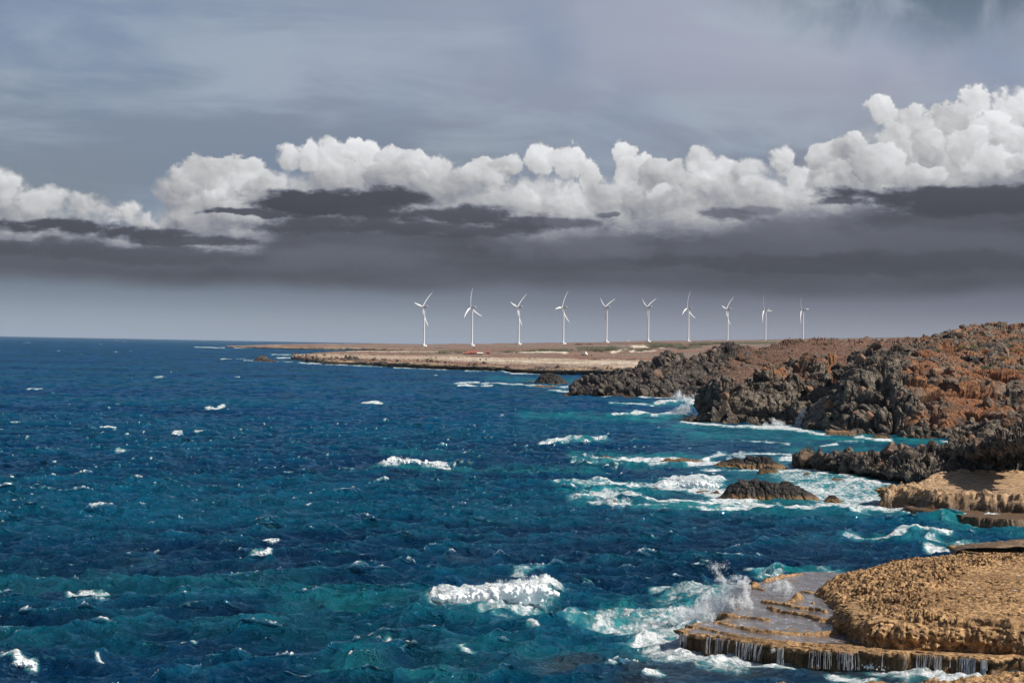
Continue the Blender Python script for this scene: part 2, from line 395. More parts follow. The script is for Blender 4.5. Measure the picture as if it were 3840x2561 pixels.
def sea_mat():
    m, t, b = new_mat('sea_water')
    g = t.n.new('ShaderNodeNewGeometry'); P = g.outputs['Position']; x, y, z = t.sep(P)
    fo = t.attr('foam').outputs['Fac']; sh = t.attr('shallow').outputs['Fac']; dk = t.attr('weed').outputs['Fac']; ht = t.attr('crest').outputs['Fac']
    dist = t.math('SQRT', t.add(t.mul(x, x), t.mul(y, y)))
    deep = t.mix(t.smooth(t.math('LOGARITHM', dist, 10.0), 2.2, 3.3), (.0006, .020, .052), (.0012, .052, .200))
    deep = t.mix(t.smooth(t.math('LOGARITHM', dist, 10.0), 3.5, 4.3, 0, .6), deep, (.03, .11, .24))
    deep = t.mix(t.smooth(t.noise(t.comb(x, t.mul(y, .35), 0.0), .03, 3, .5), .42, .65), deep, (.0008, .046, .110))
    deep = t.mix(t.smooth(t.noise(t.comb(x, t.mul(y, .30), 4.0), .055, 5, .65), .46, .60, 0, .6), deep, (.0006, .018, .060))
    c = t.mix(t.smooth(ht, .15, 1.2, 0, .42), deep, (.002, .12, .20))
    c = t.mix(t.math('MINIMUM', sh, 1.0), c, (.020, .30, .31))
    c = t.mix(t.math('MINIMUM', dk, 1.0), c, (.040, .042, .045))
    # foam, broken up into lace and streaks
    near = t.smooth(t.math('LOGARITHM', dist, 10.0), 2.9, 2.3)
    v1 = t.voro(t.vmath('ADD', P, t.vmath('SCALE', t.noise(P, .8, 3, .6, col=True), 1.2)), 1.1, 'DISTANCE_TO_EDGE')[0]
    lace = t.sub(.5, t.mul(t.smooth(v1, 0, .28), .55))
    nq = t.noise(t.comb(x, t.mul(y, .55), z), 1.3, 8, .8, .4)
    nz = t.add(t.mul(t.sub(lace, .25), .5), t.mul(t.sub(nq, .5), 2.6))
    thr = t.add(t.sub(t.math('MINIMUM', fo, 1.15), .62), t.mul(nz, t.lin(fo, .1, 1.8, 1.1, .8)))
    fm = t.mul(t.smooth(thr, -.10, .60), .97)
    c = t.mix(t.smooth(fo, .12, .9, 0, .7), c, (.07, .36, .39))
    c = t.mix(fm, c, t.mix(t.noise(P, 2.5, 4, .6), (.72, .78, .82), (.88, .90, .91)))
    # milky green water around the foam
    h = t.add(t.mul(t.noise(t.comb(t.mul(x, .7), y, z), .75, 8, .7, .9), 1.0), t.mul(t.noise(P, 4.5, 5, .6, .8), .12))
    h2 = t.noise(t.comb(t.mul(x, .6), y, z), .12, 8, .72, .5)
    rn = t.noise(t.comb(t.mul(x, .6), y, z), .55, 5, .6, .6); rn = t.sub(1.0, t.mul(t.math('ABSOLUTE', t.sub(rn, .5)), 5.0)); rn = t.math('MAXIMUM', rn, 0.0)
    n = t.bump(t.add(h, t.add(t.mul(t.mul(rn, rn), .55), t.mul(fm, .25))), .40)
    far = t.smooth(t.math('LOGARITHM', dist, 10.0), 2.5, 3.3)
    n = t.bump(h2, 5.0, t.mul(far, .9), n)
    # body colour with a wave-roughened mirror over it
    t.n.remove(b)
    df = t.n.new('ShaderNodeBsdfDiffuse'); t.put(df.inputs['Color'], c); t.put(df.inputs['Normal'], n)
    gl = t.n.new('ShaderNodeBsdfGlossy'); t.put(gl.inputs['Color'], (.50, .82, 1.0)); gl.inputs['Roughness'].default_value = .06; t.put(gl.inputs['Normal'], n)
    fr = t.n.new('ShaderNodeFresnel'); fr.inputs['IOR'].default_value = 1.33; t.put(fr.inputs['Normal'], n)
    mx = t.n.new('ShaderNodeMixShader'); t.put(mx.inputs[0], t.mul(t.mul(t.math('MINIMUM', fr.outputs[0], .75), t.lin(t.math('LOGARITHM', dist, 10.0), 2.5, 3.5, 1.33, .72)), t.sub(1.0, t.mul(fm, .9))))
    t.l.new(df.outputs[0], mx.inputs[1]); t.l.new(gl.outputs[0], mx.inputs[2])
    t.l.new(mx.outputs[0], [q for q in t.n if q.type == 'OUTPUT_MATERIAL'][0].inputs[0])
    return m

# ---------------------------------------------------------------- the sea
def ocean_tile(N, L, wind, ang, seed, kmin, kmax, spread=4):
    k = np.fft.fftfreq(N, L/N)*2*math.pi
    kx, ky = np.meshgrid(k, k, indexing='ij'); K = np.hypot(kx, ky); K[0, 0] = 1e-6
    Lw = wind**2/9.81
    c = (kx*math.cos(ang)+ky*math.sin(ang))/K
    ph = np.exp(-1/(K*Lw)**2)/K**4*(np.where(c > 0, np.abs(c)**spread + .12*np.abs(c), .10*np.abs(c)+.02))
    ph *= (K >= kmin)*(K < kmax)*np.exp(-(K*.05)**2); ph[0, 0] = 0
    r = R(seed); h0 = (r.randn(N, N)+1j*r.randn(N, N))*np.sqrt(ph/2)/L*2*math.pi
    hm = np.conj(np.roll(np.flip(h0), (1, 1), (0, 1)))
    ht = h0+hm
    f = lambda a: np.real(np.fft.ifft2(a))*N*N
    h = f(ht); dx = f(-1j*kx/K*ht); dy = f(-1j*ky/K*ht)
    jxx = f(kx*kx/K*ht); jyy = f(ky*ky/K*ht); jxy = f(kx*ky/K*ht)
    return dict(L=L, N=N, f=np.stack([h, dx, dy, jxx, jyy, jxy], -1))
def tile_at(T, x, y):
    N = T['N']; u = x/T['L']*N; v = y/T['L']*N
    i = np.floor(u).astype(int); j = np.floor(v).astype(int); a = (u-i)[..., None]; b = (v-j)[..., None]
    i0, i1, j0, j1 = i % N, (i+1) % N, j % N, (j+1) % N; f = T['f']
    return (f[i0, j0]*(1-a)*(1-b)+f[i1, j0]*a*(1-b)+f[i0, j1]*(1-a)*b+f[i1, j1]*a*b)

# foam laid where the photograph shows it: (x0, y0, x1, y1, half thickness, strength), as seen from the cliff top, put down on the water
FOAM = [(2720,1898,3350,1915,9,.85),(2960,1780,3320,1860,34,.70),(3060,1860,3330,1900,22,.78),(2640,1855,2720,1880,14,1.0),(2150,1712,2660,1730,7,.85),(2100,1815,2680,1840,8,.85),(3300,1890,3500,1925,16,.85),(2420,2380,2520,2440,30,.85),(2480,2455,2760,2490,26,.90),(2760,2490,3000,2505,16,.9),(3000,2490,3250,2500,14,.95),(2160,2300,2460,2330,30,.72),(2050,2270,2300,2285,14,.6),(2350,2330,2560,2350,24,.85),(2560,2390,2650,2420,16,1.1),(1806,1393,1913,1398,1.6,1.1),(2010,1402,2100,1405,1.6,1),(1221,1368,1450,1377,1.3,.95),(1913,1399,2010,1402,1.4,.9),(1000,1308,1300,1314,1.2,.9),(3000,1850,3330,1880,14,.85),(2950,1900,3400,1915,9,.80),(2600,1905,3000,1912,5,.85),(2700,1865,2740,1880,8,1.1),(3070,1895,3180,1893,6,1.1),(2930,1760,3100,1768,6,.8),(2640,1760,2960,1768,5,.95),(2690,1700,2960,1700,4,.8),(2150,1728,2500,1738,4,.8),(3000,1820,3320,1822,8,.75),(2220,1905,2500,1900,4,.8),(2200,1850,2500,1842,4,.75),(1445,1738,1530,1732,9,1.5),(1500,1730,1705,1748,6,1.4),(2035,1664,2275,1648,5,1.2),(2190,1719,2330,1722,5,1.1),(2330,1716,2480,1722,8,1.2),
 (2480,1728,2700,1738,8,1.1),(2650,1722,2700,1700,9,1.0),(2080,1806,2200,1812,6,1.0),(2200,1818,2480,1830,7,.95),(2480,1828,2620,1812,10,1.3),(2560,1808,2680,1812,15,1.3),
 (2600,1845,2720,1850,12,1.0),(2165,1878,2250,1872,10,1.1),(2250,1866,2340,1862,9,1.3),(2340,1870,2430,1880,8,1.1),(2230,1890,2350,1896,6,1.2),(2430,1880,2800,1897,7,1.0),
 (2700,1868,2820,1880,10,1.1),(2800,1893,3150,1905,10,.95),(3130,1885,3330,1865,22,.80),(3000,1835,3100,1850,8,1.0),(3080,1840,3290,1830,12,.72),(2990,1800,3280,1800,14,.62),
 (2960,1745,3060,1757,6,1.0),(3060,1770,3190,1785,7,.85),(3180,1800,3330,1812,8,.95),(2940,1720,3010,1708,8,.9),(3280,1885,3440,1905,14,.95),(3400,1915,3560,1935,14,1.05),
 (3560,1935,3720,1945,14,1.1),(3700,1945,3900,1965,16,1.0),(3190,2016,3350,2018,5,.9),(3350,2018,3500,2006,6,1.15),(3500,2008,3580,2008,6,1.1),(3500,2022,3680,2034,5,.95),
 (3510,2052,3570,2050,6,1.1),(3580,2068,3660,2082,6,1.1),(3660,2084,3900,2098,9,1.2),
 (1640,2250,1760,2246,12,1.5),(1700,2256,1860,2258,16,1.7),(1780,2250,1990,2246,22,1.9),(1900,2236,2060,2232,20,1.8),(1850,2276,2090,2290,10,.95),(1640,2262,1740,2272,8,.95),(1860,2300,2050,2318,9,.75),
 (1880,2190,1930,2194,8,1.5),(1930,2160,2060,2140,5,.95),(2020,2270,2180,2330,16,.62),(2130,2335,2300,2290,16,.95),(2250,2300,2340,2330,26,.95),(2180,2330,2500,2345,20,.92),(2340,2290,2640,2290,18,.80),
 (2480,2310,2700,2330,30,1.05),(2600,2240,2780,2300,30,.95),(2520,2255,2720,2245,18,.75),(2450,2225,2590,2222,6,.95),(2440,2370,2600,2380,20,.85),(2430,2395,2560,2415,26,1.15),(2470,2430,2720,2468,24,1.25),(2430,2460,2620,2480,10,.8),(2600,2410,2680,2440,16,1.1),
 (2660,2462,2900,2490,14,1.1),(2800,2480,3100,2490,10,1.0),(2700,2490,2860,2496,8,1.0),(2430,2345,2560,2360,12,.85),(2860,2160,3000,2145,8,1.0),(3000,2140,3130,2142,6,.9),(2700,2215,2790,2225,10,1.0),
 (3120,2478,3260,2480,10,1.3),(3240,2492,3420,2500,18,1.5),(3300,2515,3500,2525,16,1.35),(3420,2510,3640,2540,14,1.6),(3150,2535,3260,2545,12,1.2),(3500,2550,3700,2560,14,1.4),(3250,2500,3400,2540,22,.8),
 (2800,2130,2920,2140,5,.7),(3220,2120,3300,2112,5,.8),(3080,2125,3150,2135,5,.7),
 (15,2486,80,2482,4,1.3),(60,2484,140,2496,5,1.4),(270,2222,340,2222,4,1.4),(330,2216,395,2212,7,1.7),(880,2092,905,2082,3,1.3),(955,2080,1003,2072,6,1.6),(1005,2032,1042,2027,6,1.5),(140,2348,210,2344,3.5,1.4),
 (505,2468,560,2462,3,1.3),(370,2462,410,2470,3,1.1),(520,2404,570,2410,4,1.2),(680,2408,750,2412,3,1.1),(790,1532,832,1526,5,1.6),(380,1607,430,1612,3.5,1.4),(640,1633,680,1632,2.5,1.1),(440,1690,480,1692,3,1.1),(105,1460,150,1458,3,1.1),
 (585,1416,615,1415,3,1.3),(1365,1514,1430,1518,3.5,1.4),(340,1612,375,1614,3,1.1),(2290,1510,2330,1511,2,1),(1410,2404,1450,2400,4,1.2),(1740,2420,1785,2440,7,1.0),(2400,2520,2480,2530,8,1.3),(1990,2360,2030,2362,5,1.2),
 (2560,1584,2720,1598,5,1.2),(2720,1600,2990,1602,6,1.1),(2830,1604,2990,1610,8,1.3),(3000,1618,3110,1634,6,1.3),(3220,1640,3340,1650,5,1.2),(3540,1652,3750,1662,5,1.2),(3140,1655,3240,1658,3,.8),(3080,1672,3140,1666,3,1.2),(2790,1652,2960,1664,3,.9),
 (1990,1449,2140,1455,4,1.1),(1715,1438,1790,1436,3.5,1.3),(1720,1448,1845,1450,2.5,1.2),(1810,1440,1980,1446,3,1.2),(2060,1466,2140,1470,3,1.0),(2140,1478,2290,1488,3,1.2),(2330,1513,2450,1518,3,1.1),(2470,1510,2610,1508,6,1.5),(2540,1495,2600,1500,5,1.3),
 (2300,1553,2400,1556,3,1.1),(2390,1552,2560,1556,6,1.4),(2380,1490,2540,1491,2.2,1.1),(1750,1392,1830,1391,3,1.2),(1920,1400,2000,1402,2.5,1.2),(1480,1380,1600,1384,2,1.1),(1600,1384,1700,1387,1.6,1),
 (1120,1362,1300,1370,2.2,1.1),(1320,1369,1410,1372,2,1.1),(915,1353,960,1354,1.5,1.0),(960,1355,1100,1357,1.5,1.0),(1020,1331,1090,1332,2,1.1),(1040,1344,1170,1344,2.2,1.1),(830,1347,865,1347,1.6,1.1),(890,1347,920,1346,1.5,1),
 (730,1302,840,1303,1.5,1.2),(880,1305,1040,1308,1.5,1.2),(1160,1350,1180,1348,2.5,1.2),(2130,1395,2160,1397,3,1.3)]
SHAL = [(2160,1700,2700,1712,9,.45),(2100,1820,2620,1838,10,.5),(2180,1888,2420,1900,10,.55),(3180,2020,3700,2040,10,.5),(2540,1600,3000,1612,8,.6),(2990,1640,3760,1668,9,.55),(2300,1515,2620,1520,6,.5),(2280,1558,2560,1562,8,.5),(3250,1870,3840,1960,20,.5),(1440,1750,2000,1762,7,.5),(1720,1757,2250,1765,12,.45),(1450,1700,1700,1700,8,.3),(1980,1560,2300,1568,14,.40),(2300,1575,2560,1570,12,.45),(1850,1420,2150,1435,9,.4),(2560,1620,3000,1640,22,.40),(3000,1680,3760,1700,22,.42),(2700,1600,3700,1665,8,.45),
 (2200,1730,2900,1745,14,.45),(2400,1895,3330,1910,16,.65),(2950,1800,3330,1870,30,.45),(3400,1935,3840,1990,22,.5),(2150,1845,2600,1850,14,.35),(2000,2300,2650,2330,50,.42),(1600,2295,2200,2320,26,.30),(1750,2420,2350,2440,45,.34),
 (2850,2130,3150,2138,9,.65),(1200,2250,1750,2300,50,.34),(0,2170,1100,2200,45,.20),(500,2330,1400,2380,50,.16),(2700,1860,3330,1885,20,.6),(2500,1910,3200,1915,10,.6),(3000,1770,3330,1800,16,.5),(2950,1745,3200,1790,10,.5),(1300,2500,1750,2530,40,.22),(3300,2012,3600,2016,10,.4),(1400,1745,1740,1755,6,.6),(2030,1668,2290,1655,5,.5),(1100,1340,1200,1352,5,.5),(0,2390,600,2420,30,.10)]
WEED = [(2450,2500,3900,2530,60,.75),(2100,2470,2620,2500,30,.75),(1700,2090,1800,2098,5,.45),(2600,2500,3100,2530,26,.40),(3050,2510,3300,2520,14,.4),(2350,2440,2500,2470,16,.4),(2050,2520,2400,2540,16,.25)]
# humps of breaking waves: (x0, y0, x1, y1, half thickness, metres high)
HUMP = [(1700,2250,2050,2228,20,1.0),(1560,2262,1700,2262,30,.5),(2150,2330,2330,2300,26,.55),(2200,2312,2480,2316,24,.5),(15,2490,140,2492,14,.4),(1450,1738,1700,1742,7,.6),(2035,1664,2270,1652,5,.6),(2500,1825,2690,1815,12,.9),(2560,1808,2640,1808,8,.7),
 (2175,1880,2420,1880,13,.5),(955,2078,1003,2076,7,.35),(1005,2034,1042,2030,7,.35),(330,2222,395,2218,8,.35),(3240,2505,3640,2540,22,.35),(2380,1555,2560,1558,6,.6),(2480,1512,2600,1510,5,.8),(790,1530,832,1530,5,.6),(2600,2235,2760,2250,30,.6),(3350,2014,3560,2010,9,.4)]
def strokes(px, py, S, wob=0, mode='max'):
    """falloff of the nearest stroke at every water point"""
    o = np.zeros(px.shape)
    for x0, y0, x1, y1, w, a in S:
        m = (px > min(x0, x1)-w*9) & (px < max(x0, x1)+w*9) & (py > min(y0, y1)-w*3.2) & (py < max(y0, y1)+w*3.2)
        if not m.any(): continue
        X, Yy = px[m], py[m]
        wl = wob[m] if not np.isscalar(wob) else 0
        tt = np.clip(((X-x0)*(x1-x0)+(Yy-y0)*(y1-y0))/((x1-x0)**2+(y1-y0)**2+1e-6), 0, 1)
        dx = (X-(x0+tt*(x1-x0)))/3.0; dy = (Yy-(y0+tt*(y1-y0))) + wl*w
        e = np.exp(-(dx*dx+dy*dy)/(w*w))*a
        o[m] = np.maximum(o[m], e) if mode == 'max' else o[m]+e
    return o
def build_sea():
    t_max = .335; nc = 860
    ds = [92.]; 
    while ds[-1] < 4200: ds.append(ds[-1]+max(.13, .0016*ds[-1] if ds[-1] < 300 else .0026*ds[-1] if ds[-1] < 1200 else .0036*ds[-1]))
    while ds[-1] < 26000: ds.append(ds[-1]*1.012)
    d = np.array(ds)[:, None]; tt = np.linspace(-t_max, t_max, nc)[None, :]
    X = d*tt; Y = np.broadcast_to(d, X.shape).copy()
    ang = math.radians(-68)
    T1 = ocean_tile(512, 203., 4.1, ang, 3, .0, 2.6, 3)
    T2 = ocean_tile(512, 47.3, 4.6, ang+.25, 5, 1.6, 24., 2)
    T3 = ocean_tile(512, 1130., 17., ang-.2, 9, .0, .16, 4)
    T1['f'] *= .31/T1['f'][..., 0].std(); T2['f'] *= .145/T2['f'][..., 0].std(); T3['f'] *= .30/T3['f'][..., 0].std()
    a, b, c = tile_at(T1, X, Y), tile_at(T2, X, Y), tile_at(T3, X, Y)
    w1 = 1 + .0*d; w2 = sstep(d, 900, 300)[..., None]
    far = sstep(d, 1500, 6000)[..., None]
    f = a*(1-.3*far) + b*w2 + c*(.5+1.0*far)
    lam = 1.22
    jac = (1-lam*f[..., 3])*(1-lam*f[..., 4]) - (lam*f[..., 5])**2
    # calmer in the lee behind the ledges and spit
    px, py = project(np.stack([X, Y, 0*X], -1))
    P2 = np.stack([X, Y*.5, 0*X], -1)
    wob = fbm(P2/np.maximum(1, d[..., None]/300), 2.6, 5, 5, .65)*1.7
    foam = strokes(px, py, FOAM, wob)
    shal = strokes(px, py, SHAL, wob*.8)
    shal = shal*(.5+.9*np.clip(.5+fbm(np.stack([X, Y*.6, 0*X], -1), 7, 4, 66, .6)*1.3, 0, 1.3))
    weed = strokes(px, py, WEED, wob)
    shore = sstep(px, 2080, 2500)*sstep(py, 1672, 1700)*sstep(py, 1985, 1940)+.6*sstep(px, 2300, 2560)*sstep(py, 2600, 2400)*sstep(py, 2250, 2300)
    foam = foam*(1+.28*shore); shal = np.maximum(shal, .30*sstep(px, 2500, 2900)*sstep(py, 1690, 1720)*sstep(py, 1960, 1920))
    hump = strokes(px, py, HUMP, wob*.35)
    # small whitecaps from the folding of the crests, more in some gusts than in others
    gust = fbm(np.stack([X, Y, 0*X], -1), 60, 3, 21)
    thr = np.quantile(jac[:700], .007)
    wisp = sstep(-jac+np.quantile(jac[:700], .05)+gust*.10, .0, .25)*.62*(1-far[..., 0])
    caps = sstep(-jac + thr + gust*.14, .0, .22)*1.25
    rr = h3(np.floor(X/d/.0019+3*fbm(np.stack([X/d*90, np.log(Y)*60, 0*X], -1), 3, 2, 8)), np.floor(np.log(Y)/.012), 0*X, 31)
    fc = sstep(rr, .998, .9993)*sstep(d, 600, 1500)*1.1*sstep(X/d, .06, -.02)
    fc += sstep(rr, .9985, .9995)*sstep(d, 300, 700)*1.0
    caps = np.maximum(caps, np.minimum(fc, 1.1))
    land_lee = sstep(px, 2300, 3200)*.4
    foam = np.maximum(foam, caps*(1-land_lee))
    foam = np.maximum(foam, wisp)
    lump = fbm(np.stack([X, Y, 0*X], -1), .9, 4, 77)*.6+.4
    nearr = np.where(foam > .7); q3 = np.stack([X[nearr], Y[nearr], 0*X[nearr]], -1); lump[nearr] += .9*(.75-worley(q3/.7, 78)[0])+.4*(.7-worley(q3/.3, 79)[0])
    calm = 1-.6*sstep(px, 2380, 2560)*sstep(py, 2330, 2400)-.6*sstep(px, 2300, 2600)*sstep(py, 1960, 1880)*sstep(d, 1500, 600)
    f = f*calm[..., None]
    Z = f[..., 0] + hump*(.75+.5*wob) + np.clip(foam-.8, 0, 1.2)*lump*.32*sstep(d, 700, 100)
    V = np.stack([X-lam*f[..., 1], Y-lam*f[..., 2], Z], -1)
    nr = len(ds)
    o = mesh_obj('sea', V.reshape(-1, 3), grid_faces(nr, nc), sea_mat(), smooth=True,
                 attrs=dict(foam=foam, shallow=shal, weed=weed, crest=f[..., 0]/.34*.5+.3))
    tag(o, kind='structure')
build_sea()

# ---------------------------------------------------------------- land
K = 18/28
def kd(row): return ('d', [(x, y, d*K) for x, y, d in row])
def terrain(name, rows, nr, nc, mat, amps, seed, rowt=None, soil=None, attrs=None, ampm=None):
    P = loft_grid(rows, nr, nc, rowt)
    N = normals(P)
    if (N[..., 2].mean()) < 0: N = -N
    N2 = N.copy()
    base = P.copy()
    edge = ampm(*project(P), P) if ampm else np.ones(P.shape[:2])
    for size, amp, mode in amps:
        if mode == 'b':
            b, c = blocky(base, size, seed+int(size*10)); P = P + N2*((b-(.22 if size > 12 else .08))*amp*edge)[..., None]
        elif mode == 'r': P = P + N2*(fbm(base, size, 4, seed+5, ridged=True)*amp*edge)[..., None]
        else: P = P + N2*(fbm(base, size, 5, seed+9)*amp*edge)[..., None]
    A = {}
    if soil is not None: A['soil'] = soil(base, N)
    if attrs:
        px, py = project(base)
        for k, fn in attrs.items(): A[k] = fn(px, py, P)
    o = mesh_obj(name, P.reshape(-1, 3), grid_faces(nr, nc), mat, smooth=(mat is MAT['plain']), attrs=A)
    tag(o, kind='structure')
    return o, P, N

# --- far coast beyond the bay, under the turbines
def far_coast():
    x = [850, 900, 960, 1068, 1180, 1300, 1450, 1590, 1770, 1950, 2120, 2280, 2430, 2600, 2800, 3000, 3200, 3469, 3900, 4400]
    w = [1300, 1304, 1307, 1310, 1312, 1313, 1315, 1317, 1320, 1320, 1320, 1320, 1320, 1320, 1320, 1320, 1320, 1320, 1330, 1340]
    ct = [1299.5, 1301, 1302, 1304, 1303.5, 1304, 1306, 1306, 1306, 1304, 1302, 1300, 1298, 1296, 1296, 1296, 1296, 1296, 1296, 1300]
    m1 = [1299, 1299.5, 1300, 1300, 1299, 1299, 1300, 1300, 1300, 1298, 1296, 1294, 1292, 1291, 1290, 1288, 1286, 1284, 1284, 1290]
    sk = [1298.5, 1297.5, 1296, 1292.5, 1290, 1289.5, 1290.5, 1291.5, 1291, 1288, 1286, 1283.5, 1279, 1278.5, 1276, 1272, 1269, 1265, 1262, 1262]
    r0 = [(a, b+1, 0) for a, b in zip(x, w)]
    lvl = lambda a: 1256+.0185*a
    dw = [at_z(a, b, 0)[1] for a, b in zip(x, w)]
    dw = [d if 0 < d < 4700 else 4700 for d in dw]
    rows = [('d', [(a, b+1.5, d) for a, b, d in zip(x, w, dw)]), ('d', [(a, b, d+15) for a, b, d in zip(x, ct, dw)]),
            ('d', [(a, b, d+500) for a, b, d in zip(x, m1, dw)]), ('d', [(a, b, d+1500) for a, b, d in zip(x, sk, dw)]), ('d', [(a, b+14, d+4500) for a, b, d in zip(x, sk, dw)])]
    return terrain('far_coast', rows, 150, 900, MAT['plain'], [(90, 3.2, 'f'), (25, 1.6, 'f')], 40,
        attrs=dict(cliff=lambda px, py, P: sstep(P[..., 1]-np.interp(px, x, dw), 60, 10), sand=lambda px, py, P: .35*sstep(px, 1700, 1300), green=lambda px, py, P: .28+.3*sstep(px, 2300, 2900)))
# --- low plain with its sea cliff, dunes and dry scrub
PX = [1098, 1150, 1221, 1300, 1375, 1450, 1530, 1610, 1700, 1806, 1913, 2010, 2100, 2200, 2330, 2480, 2620, 2780, 2960, 3150, 3400, 3800]
PW = [1343, 1356, 1366, 1369, 1371, 1376, 1380, 1383, 1386, 1392, 1397, 1401, 1404, 1406, 1408, 1408, 1408, 1408, 1408, 1408, 1408, 1408]
PT = [1340, 1346, 1351, 1354, 1357, 1357, 1359, 1363, 1369, 1370, 1377, 1381, 1381, 1381, 1382, 1384, 1384, 1384, 1384, 1384, 1384, 1384]
def low_plain():
    m1 = [1337, 1340, 1344, 1345, 1346, 1347, 1349, 1352, 1354, 1354, 1356, 1358, 1358, 1358, 1358, 1358, 1356, 1352, 1350, 1348, 1345, 1345]
    m2 = [1334, 1332, 1330, 1330, 1330, 1331, 1331, 1331, 1331, 1331, 1331, 1331, 1331, 1331, 1331, 1330, 1328, 1320, 1315, 1310, 1308, 1308]
    m3 = [1332, 1329, 1324, 1320, 1317.5, 1317, 1316, 1315, 1314, 1313, 1311, 1309, 1307, 1305, 1301, 1299, 1297, 1293, 1290, 1286, 1282, 1280]
    bk = [1331, 1328, 1322, 1319, 1316, 1314, 1312, 1310, 1308, 1304, 1300, 1297, 1294, 1291, 1286, 1283, 1281, 1277, 1276, 1275, 1272, 1270]
    dw = [min(at_z(a, b, 0)[1], 2000) for a, b in zip(PX, PW)]
    D = lambda rows, add: ('d', [(a, b, d+e) for a, b, d, e in zip(PX, rows, dw, add)])
    lvl = lambda a: 1256+.0185*a
    n = len(PX)
    def zd(row, zs): return [at_z(a, b, z)[1] for a, b, z in zip(PX, row, zs)]
    ztop = [min(9, 18-(b-lvl(a))*(d+8)/8000) for a, b, d in zip(PX, PT, dw)]
    def row(ys, zf, cap):
        out = []
        for i, (a, b) in enumerate(zip(PX, ys)):
            z = max(ztop[i], 3)+zf[i]; h = b-lvl(a)
            d = (18-z)*8000/h if h > 2 and z < 18 else cap
            out.append((a, b, min(max(d, dw[i]+60), cap)))
        return out
    zr = np.interp(PX, [1000, 1700, 2400, 3000, 3800], [0, 0, 1, 2, 3])
    R1, R2, R3 = row(m1, zr*0, 1750), row(m2, zr, 2300), row(m3, zr*1.5, 2900)
    def mono(Ra, Rb, gap): return [(x2, y2, max(d2, d1+gap)) for (x1, y1, d1), (x2, y2, d2) in zip(Ra, Rb)]
    R0 = [(a, b, d+8) for a, b, d in zip(PX, PT, dw)]
    R1 = mono(R0, R1, 60); R2 = mono(R1, R2, 80); R3 = mono(R2, R3, 100)
    R4 = [(x, y, d+np.interp(x, [1100, 1600, 2400], [60, 400, 700])) for (x, _, d), y in zip(R3, bk)]
    R5 = [(x, y+(6 if x < 1500 else 20), d+np.interp(x, [1100, 1600], [25, 900])) for x, y, d in R4]
    rows = [('d', [(a, b+3, d-2) for a, b, d in zip(PX, PW, dw)]), ('d', [(a, c*.15+b*.85, d+3) for a, b, c, d in zip(PX, PW, PT, dw)]), ('d', R0), ('d', R1), ('d', R2), ('d', R3), ('d', R4), ('d', R5)]
    rt = np.concatenate([np.linspace(0, 2, 40, endpoint=False), np.linspace(2, 7, 220)])
    sandS = [(1700, 1345, 2500, 1368, 14, 1.), (1100, 1333, 1700, 1345, 10, .85), (1950, 1318, 2120, 1321, 4, 1.6), (2300, 1320, 2345, 1312, 4, 1.6), (2380, 1299, 2430, 1300, 5, 1.6), (2370, 1318, 2450, 1316, 4, 1.6), (2480, 1303, 2530, 1296, 4, 1.6), (2590, 1296, 2620, 1296, 2, 1.5), (1300, 1318, 1700, 1320, 3, .8), (2300, 1378, 2500, 1378, 5, 1)]
    greenS = [(1650, 1318, 1750, 1319, 3, 1.), (1850, 1315, 2000, 1317, 3, .9), (2000, 1312, 2140, 1313, 5, 1.1), (2180, 1306, 2300, 1308, 9, 1.2), (2330, 1307, 2370, 1310, 4, 1.1), (2390, 1311, 2440, 1309, 4, 1.1), (2440, 1292, 2540, 1293, 8, 1.3), (2540, 1302, 2620, 1300, 5, 1.1), (2600, 1288, 2900, 1285, 7, .9), (2100, 1290, 2500, 1287, 3, .7), (1500, 1324, 1720, 1325, 2, .8)]
    return terrain('low_coastal_plain', rows, 260, 1100, MAT['plain'], [(60, 1.3, 'f'), (16, 1.0, 'f'), (7, .5, 'b')], 50, rowt=rt,
        attrs=dict(cliff=lambda px, py, P: sstep(P[..., 1]-np.interp(px, PX, dw), 26, 9)*1.0, sand=lambda px, py, P: strokes(px, py, sandS, fbm(P, 40, 3, 3)*.8),
                   green=lambda px, py, P: strokes(px, py, greenS, fbm(P, 30, 3, 6)*.8)))

